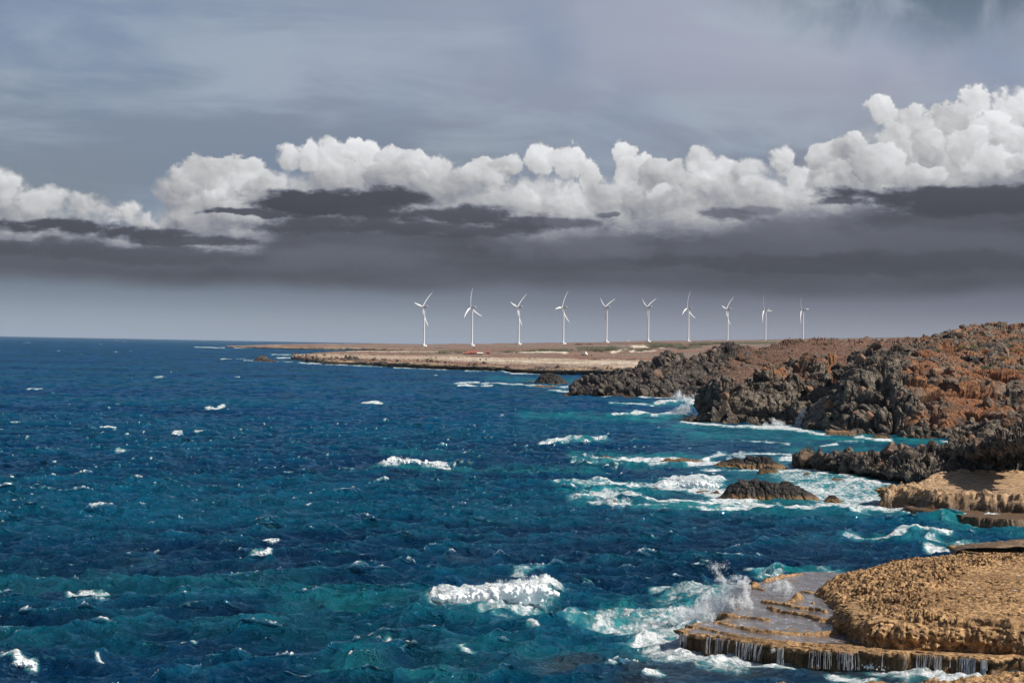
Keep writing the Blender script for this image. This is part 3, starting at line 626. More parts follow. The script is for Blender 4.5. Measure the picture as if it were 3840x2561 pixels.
# --- dark rocky point in the middle distance and the brown slope that climbs to the right of it
def middle_point():
    r0 = [(2112,1480,1195),(2165,1483,1190),(2235,1485,1185),(2300,1487,1182),(2360,1489,1180),(2430,1491,1178),(2500,1491,1178),(2560,1492,1178),(2620,1500,1170),(2690,1510,1150),(2770,1530,1120),(2850,1530,1110),(2960,1530,1105),(3100,1530,1100),(3300,1530,1100),(3600,1530,1100)]
    ra = [(2118,1470,1200),(2168,1462,1196),(2238,1455,1192),(2304,1462,1190),(2362,1468,1188),(2430,1466,1186),(2502,1466,1186),(2562,1470,1186),(2622,1478,1180),(2692,1480,1180),(2772,1480,1180),(2850,1480,1180),(2960,1480,1180),(3100,1480,1180),(3300,1480,1180),(3600,1480,1180)]
    r1 = [(2126,1460,1206),(2172,1438,1206),(2244,1416,1206),(2310,1424,1208),(2366,1436,1206),(2432,1436,1204),(2502,1440,1202),(2566,1446,1202),(2630,1452,1204),(2700,1450,1206),(2772,1440,1210),(2850,1440,1210),(2960,1430,1210),(3100,1430,1210),(3300,1430,1210),(3600,1430,1210)]
    r2 = [(2132,1455,1214),(2174,1430,1218),(2246,1408,1220),(2312,1414,1222),(2368,1402,1222),(2440,1396,1226),(2504,1400,1240),(2568,1412,1250),(2634,1420,1260),(2702,1412,1270),(2772,1400,1270),(2850,1400,1270),(2960,1390,1270),(3100,1390,1280),(3300,1390,1280),(3600,1390,1280)]
    r3 = [(2138,1462,1230),(2178,1445,1235),(2250,1425,1240),(2327,1382,1245),(2370,1362,1245),(2446,1345,1250),(2504,1350,1280),(2562,1366,1300),(2624,1370,1330),(2702,1352,1350),(2772,1345,1360),(2850,1350,1370),(2960,1340,1400),(3100,1340,1420),(3300,1340,1430),(3600,1340,1430)]
    r4 = [(2142,1480,1250),(2184,1470,1260),(2256,1450,1270),(2332,1400,1262),(2376,1372,1262),(2452,1350,1275),(2506,1333,1330),(2556,1343,1380),(2618,1330,1400),(2702,1302,1450),(2772,1285,1500),(2846,1312,1560),(2957,1276,1650),(3060,1283,1700),(3300,1286,1750),(3600,1286,1750)]
    r5 = [(2146,1500,1300),(2190,1490,1300),(2260,1480,1320),(2340,1430,1330),(2384,1400,1330),(2458,1375,1340),(2510,1355,1420),(2560,1360,1500),(2622,1350,1500),(2706,1325,1580),(2776,1310,1620),(2850,1312,1800),(2960,1288,2000),(3080,1280,2200),(3300,1276,2400),(3600,1268,2400)]
    rt = np.concatenate([np.linspace(0, 5, 250, endpoint=False), np.linspace(5, 6, 30)])
    def soil(P, N):
        px, py = project(P)
        return np.clip(sstep(px-(py-1400)*-1.2, 2560, 2760)*.62 + sstep(P[..., 2], 10, 24)*.28 - sstep(P[..., 2], 6, 2)*.6 + .18*fbm(P, 25, 3, 2), -.4, 1)
    o, P, N = terrain('rocky_point', [kd(r) for r in (r0, ra, r1, r2, r3, r4, r5)], 280, 900, MAT['far_lava'], [(22, 2.4, 'f'), (26, 4.0, 'b'), (9.5, 1.8, 'b'), (3.6, .8, 'b')], 60, rowt=rt, soil=soil, ampm=lambda px, py, P: 1-.78*sstep(px-(py-1400)*-1.2, 2560, 2760)+.5*sstep(px, 2900, 2960)*sstep(py, 1300, 1280))
    return o, P, N
# --- grey headland
def grey_headland():
    r0 = [(2555,1577,812),(2600,1580,803),(2642,1585,796),(2717,1594,785),(2819,1595,780),(2900,1597,778),(2985,1600,776),(3060,1602,774),(3200,1602,774)]
    r1 = [(2568,1550,818),(2605,1552,810),(2646,1552,803),(2718,1560,793),(2820,1562,790),(2900,1562,790),(2985,1562,790),(3060,1562,790),(3200,1562,790)]
    r2 = [(2590,1508,826),(2618,1500,818),(2656,1495,812),(2720,1505,802),(2820,1510,804),(2900,1505,806),(2980,1500,806),(3050,1490,806),(3200,1490,806)]
    r3 = [(2606,1482,836),(2634,1462,830),(2664,1442,822),(2718,1432,815),(2815,1440,830),(2890,1430,830),(2970,1425,830),(3040,1425,830),(3200,1425,830)]
    r4 = [(2618,1490,850),(2646,1460,845),(2672,1440,838),(2724,1424,832),(2800,1399,850),(2866,1364,856),(2955,1341,860),(3040,1362,858),(3200,1365,860)]
    r5 = [(2630,1520,880),(2660,1500,880),(2690,1480,880),(2740,1460,880),(2810,1425,890),(2875,1380,890),(2960,1360,890),(3045,1378,890),(3200,1380,890)]
    def soil(P, N):
        px, py = project(P)
        return np.clip(sstep(px, 2740, 2860)*.5 + sstep(P[..., 2], 5, 14)*.32 - .42 + .3*fbm(P, 7, 3, 2) - sstep(P[..., 2], 4, 1)*.5, -.4, .8)
    return terrain('grey_headland', [kd(r) for r in (r0, r1, r2, r3, r4, r5)], 300, 520, MAT['lava'], [(16, 1.5, 'f'), (15, 3.2, 'b'), (6.2, 1.5, 'b'), (2.4, .6, 'b')], 70, soil=soil)
# --- the large headland with the rust slope
def rust_headland():
    r0 = [(2986,1609,748),(3050,1618,735),(3095,1628,724),(3200,1644,708),(3330,1656,694),(3440,1656,690),(3550,1658,684),(3660,1660,680),(3740,1660,678),(3860,1662,676),(4050,1662,676)]
    r1 = [(3006,1568,757),(3068,1570,745),(3108,1570,732),(3196,1582,718),(3326,1600,702),(3434,1600,698),(3544,1600,692),(3652,1604,688),(3740,1606,686),(3860,1606,684),(4050,1606,684)]
    r2 = [(3046,1508,772),(3090,1495,762),(3124,1490,748),(3194,1492,732),(3320,1520,716),(3430,1530,712),(3540,1544,706),(3650,1545,704),(3740,1545,704),(3860,1545,704),(4050,1545,704)]
    r3 = [(3090,1452,786),(3118,1440,780),(3140,1430,766),(3200,1410,752),(3316,1425,738),(3426,1450,732),(3540,1470,730),(3648,1475,730),(3740,1475,730),(3860,1475,730),(4050,1475,730)]
    r4 = [(3126,1398,800),(3150,1370,800),(3176,1352,792),(3224,1322,785),(3312,1335,775),(3424,1360,772),(3540,1390,765),(3645,1390,765),(3740,1390,765),(3860,1390,765),(4050,1390,765)]
    r5 = [(3130,1400,815),(3154,1372,815),(3184,1346,805),(3236,1312,800),(3326,1300,800),(3396,1308,815),(3538,1310,820),(3640,1300,825),(3745,1300,825),(3860,1300,825),(4050,1300,825)]
    r6 = [(3136,1430,850),(3160,1400,850),(3192,1380,850),(3246,1345,850),(3332,1322,850),(3436,1287,860),(3532,1257,870),(3632,1240,872),(3750,1246,872),(3860,1246,872),(4050,1240,872)]
    r7 = [(3140,1470,900),(3165,1450,900),(3200,1430,900),(3250,1400,900),(3336,1360,930),(3440,1290,950),(3540,1256,960),(3634,1227,985),(3754,1228,990),(3860,1224,990),(4050,1215,990)]
    r8 = [(3144,1520,960),(3170,1500,960),(3205,1480,960),(3260,1450,960),(3340,1420,1000),(3444,1330,1060),(3544,1300,1080),(3640,1280,1080),(3758,1270,1080),(3866,1270,1080),(4050,1260,1080)]
    rt = np.concatenate([np.linspace(0, 7, 350, endpoint=False), np.linspace(7, 8, 15)])
    def soil(P, N):
        px, py = project(P)
        s = sstep(px+ (py-1400)*-.35, 3230, 3440)*.44 + .35*np.exp(-((px-3640)/110)**2-((py-1450)/80)**2) + sstep(py, 1600, 1540)*.22 - sstep(py, 1540, 1620)*.45 - .18
        s = s + .34*fbm(P, 6, 4, 2)
        return np.clip(s-.06, -.5, .8)
    return terrain('rust_headland', [kd(r) for r in (r0, r1, r2, r3, r4, r5, r6, r7, r8)], 365, 640, MAT['lava'], [(14, 1.2, 'f'), (15, 3.4, 'b'), (6.4, 1.5, 'b'), (2.3, .6, 'b')], 80, rowt=rt, soil=soil, ampm=lambda px, py, P: 1-.55*sstep(px+(py-1400)*.5, 3190, 3130)-.60*sstep(px+(py-1400)*-.35, 3300, 3520)*sstep(py, 1600, 1540))
# --- low spit of boulders
def boulder_spit():
    r0 = [(2966,1741,0),(3064,1755,0),(3110,1762,0),(3174,1774,0),(3291,1788,0),(3362,1800,0),(3440,1806,0),(3560,1812,0),(3700,1815,0),(3900,1815,0)]
    z1 = [(2968,1736,.4),(3064,1745,.6),(3110,1750,.8),(3174,1758,.9),(3291,1770,1.0),(3362,1780,1.2),(3440,1785,1.4),(3560,1782,1.5),(3700,1780,1.5),(3900,1780,1.5)]
    z2 = [(2972,1732,.9),(3056,1722,1.7),(3110,1720,2.0),(3170,1700,2.9),(3291,1706,2.9),(3362,1694,3.6),(3464,1686,4.0),(3580,1694,4.0),(3680,1700,4.6),(3900,1690,5.0)]
    z3 = [(2972,1737,.3),(3056,1730,1.0),(3110,1726,1.2),(3170,1712,1.6),(3291,1712,2.2),(3362,1704,2.8),(3464,1694,3.2),(3590,1690,4.2),(3722,1664,7.0),(3900,1650,8.5)]
    z4 = [(2972,1736,-1),(3056,1735,-1),(3110,1730,-1),(3170,1720,-1),(3291,1716,-1),(3362,1706,-1),(3470,1700,-1),(3600,1680,1.),(3775,1612,6.8),(3900,1575,9)]
    z5 = [(2972,1730,-2),(3056,1728,-2),(3110,1724,-2),(3170,1712,-2),(3291,1706,-2),(3362,1696,-2),(3480,1690,-2),(3620,1670,-1),(3800,1640,0),(3940,1600,3)]
    return terrain('boulder_spit', [('z', r) for r in (r0, z1, z2, z3, z4, z5)], 130, 520, MAT['lava'], [(6, .35, 'f'), (2.6, 1.0, 'b'), (1.0, .35, 'b')], 90,
        soil=lambda P, N: np.clip(sstep(project(P)[0], 3400, 3650)*.5-.25+.3*fbm(P, 4, 3, 4), -.4, .7))
far_coast()
LP = low_plain()
MP = middle_point()
GH = grey_headland()
RH = rust_headland()
BS = boulder_spit()

# ---------------------------------------------------------------- coral limestone ledges: height fields on the ground grid
def poly_sd(X, Y, poly):
    """signed distance, positive inside"""
    poly = np.asarray(poly)[:, :2]; d = np.full(X.shape, 1e9); inside = np.zeros(X.shape, bool)
    for a, b in zip(poly, np.roll(poly, -1, 0)):
        ex, ey = b-a; wx, wy = X-a[0], Y-a[1]
        t = np.clip((wx*ex+wy*ey)/(ex*ex+ey*ey+1e-12), 0, 1)
        d = np.minimum(d, (wx-t*ex)**2+(wy-t*ey)**2)
        c = (a[1] <= Y) != (b[1] <= Y)
        with np.errstate(divide='ignore', invalid='ignore'):
            inside ^= c & (wx < ex*wy/(ey if ey != 0 else 1e-12))
    return np.sqrt(d)*np.where(inside, 1, -1)
def line_d(X, Y, pl):
    d = np.full(X.shape, 1e9)
    for a, b in zip(pl[:-1], pl[1:]):
        ex, ey = b[0]-a[0], b[1]-a[1]; wx, wy = X-a[0], Y-a[1]
        t = np.clip((wx*ex+wy*ey)/(ex*ex+ey*ey+1e-12), 0, 1)
        d = np.minimum(d, (wx-t*ex)**2+(wy-t*ey)**2)
    return np.sqrt(d)
def Z(z, *pts): return [at_z(x, y, z) for x, y in pts]
def heightfield(name, x0, x1, y0, y1, sx, sy, fn, mat, undercut=0):
    xs = np.arange(x0, x1, sx); ys = np.arange(y0, y1, sy); X, Y = np.meshgrid(xs, ys)
    H = fn(X, Y)
    P = np.stack([X, Y, H], -1)
    if undercut:
        # push steep faces in and out so that walls are ragged and hollowed
        gy, gx = np.gradient(H, sy, sx); s = np.minimum(np.hypot(gx, gy), 3)/3
        n = fbm(np.stack([X*1.0, Y*1.0, H*1.4], -1), .9, 4, 3)
        P[..., 0] += -gx/np.maximum(np.hypot(gx, gy), .3)*-1*n*s*undercut; P[..., 1] += gy/np.maximum(np.hypot(gx, gy), .3)*n*s*undercut
    keep = H > -1.2
    f = grid_faces(len(ys), len(xs)); k = keep.ravel(); f = f[k[f].any(1)]
    used = np.unique(f); mp = np.full(P.shape[0]*P.shape[1], -1); mp[used] = np.arange(len(used))
    o = mesh_obj(name, P.reshape(-1, 3)[used], mp[f], mat, smooth=True)
    tag(o, kind='structure'); return o, P
LEDGE_POOL = {}
def near_ledge():
    rim = Z(1.0, (2541,2372),(2600,2377),(2669,2385),(2767,2400),(2850,2410),(2920,2422),(3043,2434),(3130,2440),(3196,2443),(3290,2444),(3380,2449),(3460,2452),(3533,2458),(3610,2462),(3686,2470),(3725,2474),(3790,2462),(3960,2455))
    left = Z(1.0, (3960,2100),(3300,2140),(3184,2151),(3086,2148),(3006,2148),(2927,2158),(2847,2182),(2796,2200),(2790,2226),(2757,2272),(2715,2310),(2690,2332),(2633,2335),(2584,2347))
    plat = np.array(rim+left)
    mound_poly = np.array(Z(1.1, (3196,2165),(3110,2182),(3049,2229),(3092,2265),(3129,2320),(3135,2363),(3184,2394),(3257,2418),(3380,2431),(3540,2434),(3711,2443),(3780,2450),(4000,2450),(4000,2090),(3330,2120)))
    top_poly = np.array(Z(3.0, (3480,2130),(3440,2170),(3420,2215),(3430,2265),(3460,2305),(3500,2325),(3600,2335),(3840,2350),(4050,2360),(4050,2080),(3500,2118)))
    bands = [Z(1.1, (2584,2347),(2640,2352),(2700,2368),(2780,2385),(2900,2400),(3040,2412),(3180,2425)),
             Z(1.15, (2695,2331),(2760,2345),(2860,2362),(2960,2370),(3060,2373),(3130,2370)),
             Z(1.2, (2700,2300),(2780,2308),(2880,2320)),
             Z(1.25, (2878,2272),(2930,2288),(3010,2298),(3080,2318),(3129,2324)), Z(1.25, (2868,2250),(2940,2262),(3010,2275),(3092,2285)),
             Z(1.2, (2796,2196),(2850,2206),(2870,2210)), Z(1.2, (2860,2178),(2930,2160),(3006,2149)), Z(1.2, (3006,2216),(3060,2222),(3100,2212)), Z(1.2, (2955,2258),(2980,2245),(3010,2240))]
    knobs = [(at_z(2762, 2277, 1.2), .22, .3), (at_z(2741, 2295, 1.2), .2, .2), (at_z(2726, 2318, 1.2), .22, .2), (at_z(2995, 2243, 1.2), .35, .4), (at_z(2830, 2190, 1.2), .4, .35), (at_z(3047, 2258, 1.2), .25, .35)]
    face_poly = np.array(Z(1.1, (3140,2340),(3184,2394),(3257,2418),(3380,2431),(3540,2434),(3711,2443),(3780,2450),(4000,2450)))
    def fn(X, Y):
        P3 = np.stack([X, Y, 0*X], -1)
        wob = fbm(P3, 1.3, 4, 101)*.38 + fbm(P3, .35, 3, 104)*.10
        sd = poly_sd(X, Y, plat)+wob
        sd += .25*np.clip(worley(P3/.9, 5)[0]-.45, -.4, .4)
        h = -1.6 + 2.55*sstep(sd, .05, .40)
        step = fbm(P3*np.array([.6, 1, 1]), 2.6, 3, 33)
        h += sstep(sd, 0, .3)*(.05*step)
        # rimstone bands that hold the shallow terrace pools
        for i, b in enumerate(bands):
            bd = line_d(X, Y, b)+.16*fbm(P3, .5, 3, 60+i)
            h = np.maximum(h, (h+.0)*(1-sstep(bd, .34, .06))+(b[0][2]+.03+.10*fbm(P3, .22, 4, 80+i, .6))*sstep(bd, .34, .06))
        h += sstep(np.abs(sd-.55), .28, .0)*(.08+.10*fbm(P3, .25, 4, 61))
        h += sstep(fbm(P3*np.array([.5, 1, 1]), 1.1, 4, 71), .30, .6)*.10*sstep(sd, 0, .4)
        for p, r, a in knobs: h += a*np.exp(-((X-p[0])**2+(Y-p[1])**2)/r**2)*(.7+.6*fbm(P3, .2, 2, 9))
        # the rugged mound
        ms = poly_sd(X, Y, mound_poly)+.55*fbm(P3, 1.1, 4, 7) - .75*sstep(line_d(X, Y, face_poly), 1.6, .7)
        ts = poly_sd(X, Y, top_poly)+.5*fbm(P3, 1.6, 3, 17)
        up = sstep(ms, -.1, 1.0)*.40 + sstep(ms/(ms-ts+1e-6)*(ms > 0), .08, 1.0)*.0 + np.clip(ms/np.maximum(ms-ts, .3), 0, 1)**.85*.74 - sstep(ms, -.1, 1.)*.14
        rug = np.clip(1-sstep(ts+.9*fbm(P3, 2.2, 3, 19), .4, 3.4)*.82, .15, 1)
        w1 = worley(P3/np.array([.42, .55, 1])+.5*fbm(P3, .4, 2, 3)[..., None], 44)
        pits = np.clip(w1[1]-w1[0], 0, .5)
        rel = fbm(P3, .5, 4, 51, .6, ridged=True)*.20 + (pits-.22)*.42 + fbm(P3, 1.6, 3, 52)*.30 + fbm(P3, .22, 3, 53, .7, ridged=True)*.17 - sstep(fbm(P3, .38, 3, 54, .6), .20, .36)*.30
        caves = sstep(fbm(P3, 1.0, 3, 55), .12, .5)*np.exp(-((ms-.55)/.40)**2)*sstep(X, 26, 29)*-.9
        m = sstep(ms, -.15, .35)
        slope = .0*X
        hm = 1.0 + up*(1.62+.03*(X-22)) + rug*rel*(.35+.65*up) 
        w2 = worley(P3/np.array([1.5, 1.1, 1])+.6*fbm(P3, .7, 3, 5)[..., None], 45); hm -= .26*sstep(w2[1]-w2[0], .10, .0)*m*sstep(fbm(P3, 2.5, 2, 6), -.3, .2)
        hm += .10*fbm(P3, .3, 4, 58, .6)*m
        return np.where(m > 0, h*(1-m)+np.maximum(hm, .6)*m, h)
    a = at_z(2500, 2400, 0); b = at_z(3960, 2090, 1)
    return heightfield('coral_ledge', at_z(2510, 2350, 0)[0]-1, 41, 117, 166, .058, .066, fn, MAT['lime'], undercut=.5), rim, plat
def front_strip():
    edge = Z(2.2, (2430,2580),(2520,2570),(2600,2558),(2720,2551),(2790,2552),(2900,2556),(3020,2560),(3140,2553),(3250,2548),(3330,2552),(3420,2547),(3520,2540),(3600,2534),(3690,2518),(3760,2510),(3840,2506),(4000,2500))
    poly = np.array(edge+[(32, 80, 0), (2, 80, 0)])
    def fn(X, Y):
        P3 = np.stack([X, Y, 0*X], -1)
        sd = poly_sd(X, Y, poly)+.22*fbm(P3, .7, 4, 201)
        h = -1.6+3.75*sstep(sd, -.9, .15)
        w = worley(P3/.5, 9)
        return h+sstep(sd, 0, .5)*(.20*fbm(P3, .5, 4, 205, .6, ridged=True)+.22*(w[1]-w[0]-.3)+.25*fbm(P3, 1.6, 3, 208)) - .12
    return heightfield('near_cliff_edge', 4, 34, 92, 118, .07, .07, fn, MAT['lime'], undercut=.2)
def mid_ledge():
    poly = np.array(Z(2.3, (3287,1829),(3360,1829),(3420,1836),(3487,1846),(3560,1852),(3644,1855),(3740,1860),(3860,1866),(4000,1870),(4000,1764),(3840,1766),(3680,1766),(3526,1768),(3470,1780),(3420,1802),(3350,1815)))
    low = np.array(Z(.55, (3397,1900),(3440,1912),(3520,1922),(3628,1936),(3760,1945),(4000,1950),(4000,1850),(3500,1850)))
    def fn(X, Y):
        P3 = np.stack([X, Y, 0*X], -1)
        wob = .8*fbm(P3, 3, 4, 301)+.3*fbm(P3, .8, 3, 302)
        sd = poly_sd(X, Y, poly)+wob
        h = -1.6+2.3*sstep(sd, -.9, .4)+1.5*sstep(sd, -.2, 1.6)
        w = worley(P3/1.1, 19)
        h += sstep(sd, -1.5, 0)*(.60*fbm(P3, .9, 5, 305, .7, ridged=True)+.45*(w[1]-w[0]-.3)+.35*fbm(P3, 2.5, 3, 309)+.3*fbm(P3, .45, 3, 311))*(1-.85*sstep(sd, 1.5, 5))
        sl = poly_sd(X, Y, low)+wob
        return np.maximum(h, -1.6+2.15*sstep(sl, -.6, 0)+.12*fbm(P3, .8, 3, 307))
    a = at_z(3287, 1829, 2.3)
    return heightfield('sandy_ledge', a[0]-6, 75, at_z(3628, 1950, 0)[1]-5, at_z(3526, 1760, 2.3)[1]+10, .16, .17, fn, MAT['limeflat'], undercut=.8)
def small_ledge():
    poly = np.array(Z(.95, (3557,2048),(3580,2058),(3604,2068),(3680,2074),(3760,2076),(4000,2078),(4000,2030),(3840,2033),(3683,2039)))
    def fn(X, Y):
        P3 = np.stack([X, Y, 0*X], -1)
        sd = poly_sd(X, Y, poly)+.3*fbm(P3, 1, 4, 401)
        return -1.6+2.4*sstep(sd, -.4, .1)+.14*fbm(P3, .6, 4, 402)*sstep(sd, 0, .4)+.04*(X-32)*sstep(sd, 0, 1)
    a = at_z(3557, 2048, 1)
    return heightfield('low_ledge', a[0]-2, 50, at_z(3840, 2090, 0)[1]-4, at_z(3840, 2030, .9)[1]+4, .11, .12, fn, MAT['limeflat'])
def skirt(name, line, top, depth_in, under, seed, mat, nv=30, amp=.22, step=.05, prof=None, pit=0):
    """ragged overhanging face below the rim of a ledge; the line runs left to right with the sea on its camera side"""
    L = np.array(line)[:, :2]; seg = np.linalg.norm(np.diff(L, axis=0), axis=1); s = np.concatenate([[0], np.cumsum(seg)])
    u = np.arange(0, s[-1], step); q = np.stack([np.interp(u, s, L[:, 0]), np.interp(u, s, L[:, 1])], -1)
    k = np.ones(15)/15; q = np.stack([np.convolve(np.pad(q[:, i], 7, mode='edge'), k, 'valid') for i in (0, 1)], -1)
    t = np.gradient(q, axis=0); t /= np.linalg.norm(t, axis=1, keepdims=True)+1e-9; nrm = np.stack([t[:, 1], -t[:, 0]], -1)
    w = fbm(np.concatenate([q, q[:, :1]*0], -1), 1.3, 4, 101)*.38+.25*fbm(np.concatenate([q, q[:, :1]*0], -1), .6, 3, 107)
    v = np.linspace(0, 1, nv)
    out = np.interp(v, [0, .14, .22, .34, .5, .72, 1], [-depth_in, -.06, .02, -.02, -under*.55, -under, -under*.9])
    zz = np.interp(v, [0, .14, .22, .34, .5, .72, 1], [top, top+.03, top-.04, top-.20, top*.6, top*.28, -.6])
    if prof: out = np.interp(v, prof[0], prof[1]); zz = np.interp(v, prof[0], prof[2])
    b = q[None] + nrm[None]*(out[:, None]+w[None]*1.0)[..., None]
    P = np.concatenate([b, np.broadcast_to(zz[:, None, None], b.shape[:2]+(1,))], -1)
    n3 = np.concatenate([np.broadcast_to(nrm[None], b.shape), np.zeros(b.shape[:2]+(1,))], -1)
    cell = worley(P/np.array([.5, .5, .7]), seed)
    d = fbm(P*np.array([1, 1, .7]), .8, 5, seed, .6)*amp*1.6+(cell[1]-cell[0]-.3)*amp*.9+fbm(P, .16, 3, seed+4)*amp*.3
    if pit: pp = worley(P/np.array([.34, .34, .30]), seed+9); d -= pit*sstep(.5-pp[0], .0, .3)*sstep(fbm(P, .9, 3, seed+12), -.25, .2); d -= pit*2.2*sstep(fbm(P*np.array([1, 1, .7]), 1.1, 3, seed+15), .12, .4)*sstep(v, .45, .7)[:, None]
    d = d*sstep(v, .02, .2)[:, None]
    P = P+n3*d[..., None]; P[..., 2] += (fbm(P, .3, 4, seed+7)*.09)*sstep(v, .0, .1)[:, None]*(v[:, None] < .9)
    o = mesh_obj(name, P.reshape(-1, 3), grid_faces(nv, len(q), True), mat, smooth=True); tag(o, kind='structure'); return q, nrm, w
(NL, NLP), NRIM, NPLAT = near_ledge()
FS = front_strip()
mid_ledge(); small_ledge()
FACE = skirt('ledge_face', [tuple(p[:2]) for p in Z(1.0, (2700,2326),(2633,2333),(2584,2345),(2541,2368))]+[tuple(p[:2]) for p in NRIM], .98, .85, .95, 500, MAT['lime'], amp=.30)
skirt('low_ledge_face', [tuple(p[:2]) for p in Z(.85, (3640,2040),(3590,2041),(3560,2047),(3580,2058),(3604,2068),(3680,2073),(3760,2075),(3990,2077))], .85, .7, .5, 520, MAT['lime'], nv=22, step=.1)
skirt('mound_face', [tuple(p[:2]) for p in Z(1.05, (3118,2335),(3132,2366),(3184,2396),(3257,2419),(3380,2432),(3540,2436),(3711,2445),(3780,2452),(3990,2462))], 2.4, 1.3, .4, 580, MAT['lime'], nv=56, step=.05, amp=.33, pit=.22,
      prof=([0, .12, .25, .4, .6, .8, 1], [-1.5, -.95, -.5, -.22, -.05, -.22, -.30], [2.50, 2.42, 2.25, 1.98, 1.6, 1.25, .9]))
skirt('sandy_ledge_wall', [tuple(p[:2]) for p in Z(2.1, (3350,1814),(3310,1822),(3287,1829),(3360,1832),(3420,1838),(3487,1848),(3560,1854),(3644,1857),(3740,1862),(3860,1868),(3990,1872))], 1.9, 1.3, 1.0, 560, MAT['lime'], nv=44, step=.13, amp=.62)
skirt('sandy_ledge_face', [tuple(p[:2]) for p in Z(.5, (3390,1890),(3397,1900),(3440,1912),(3520,1922),(3628,1936),(3760,1945),(3990,1950))], .5, .7, .4, 540, MAT['lime'], nv=18, step=.14)

# --- the film of sea water lying on the terraces
def pool_mat():
    m, t, b = new_mat('terrace_water')
    P = t.n.new('ShaderNodeNewGeometry').outputs['Position']; x, y, z = t.sep(P)
    Q = t.comb(x, t.mul(y, .35), z)
    n = t.noise(Q, 1.1, 5, .6)
    foam = t.smooth(t.noise(Q, 2.2, 6, .7), .56, .70, 0, .55)
    c = t.mix(t.smooth(n, .35, .62), (.125, .095, .075), (.20, .19, .20))
    c = t.mix(foam, c, (.62, .64, .68))
    t.put(b.inputs['Base Color'], c); t.put(b.inputs['Roughness'], t.lin(foam, 0, .5, .13, .6)); b.inputs['IOR'].default_value = 1.33
    t.put(b.inputs['Normal'], t.bump(t.noise(Q, 2.6, 5, .6), .10))
    return m
def terrace_water():
    xs = np.arange(10, 26, .2); ys = np.arange(124, 163, .25); X, Y = np.meshgrid(xs, ys)
    sd = poly_sd(X, Y, NPLAT)+.1*fbm(np.stack([X, Y, 0*X], -1), .6, 3, 1)
    ter = np.interp(Y-(X-14)*.15, [126, 129.2, 130.2, 139, 140.5, 150], [1.00, 1.02, 1.07, 1.10, 1.12, 1.13])
    P = np.stack([X, Y, ter], -1); f = grid_faces(len(ys), len(xs)); k = (sd > .18).ravel(); f = f[k[f].all(1)]
    used = np.unique(f); mp = np.full(P.size//3, -1); mp[used] = np.arange(len(used))
    o = mesh_obj('terrace_water', P.reshape(-1, 3)[used], mp[f], pool_mat(), smooth=True); tag(o, kind='structure')
terrace_water()

# ---------------------------------------------------------------- boulders
def ico(sub):
    import bmesh
    bm = bmesh.new(); bmesh.ops.create_icosphere(bm, subdivisions=sub, radius=1)
    bm.verts.ensure_lookup_table()
    V = np.array([v.co[:] for v in bm.verts]); Fc = np.array([[v.index for v in f.verts] for f in bm.faces]); bm.free()
    return V, Fc
ICO = {k: ico(k) for k in (1, 2, 3)}
def boulder_shape(seed, sub, nf=15):
    r = R(seed); V, Fc = ICO[sub]; V = V/np.linalg.norm(V, axis=1, keepdims=True)
    n = r.randn(nf, 3); n /= np.linalg.norm(n, axis=1, keepdims=True); h = r.uniform(.55, .95, nf)
    dot = np.maximum(V@n.T, .05); rad = np.minimum((h[None]/dot).min(1), 1.15)
    P = V*rad[:, None]*np.array([1, r.uniform(.7, 1), r.uniform(.6, .95)])
    P = P*(1+.06*fbm(P+seed, .45, 3, seed))[:, None]
    return P, Fc
SHAPES = {k: [boulder_shape(100*k+i, k) for i in range(14)] for k in (1, 2, 3)}
def rot_m(r):
    q = r.randn(4); q /= np.linalg.norm(q); w, x, y, z = q
    return np.array([[1-2*(y*y+z*z), 2*(x*y-z*w), 2*(x*z+y*w)], [2*(x*y+z*w), 1-2*(x*x+z*z), 2*(y*z-x*w)], [2*(x*z-y*w), 2*(y*z+x*w), 1-2*(x*x+y*y)]])
def proto_meshes(mat, sub, n=14):
    out = []
    for i in range(n):
        P, Fc = SHAPES[sub][i]
        me = bpy.data.meshes.new('boulder'); me.from_pydata(P.tolist(), [], Fc.tolist()); me.materials.append(mat); out.append(me)
    return out
PM = {'near': proto_meshes(MAT['lava_boulder'], 3), 'far': proto_meshes(MAT['far_boulder'], 2)}
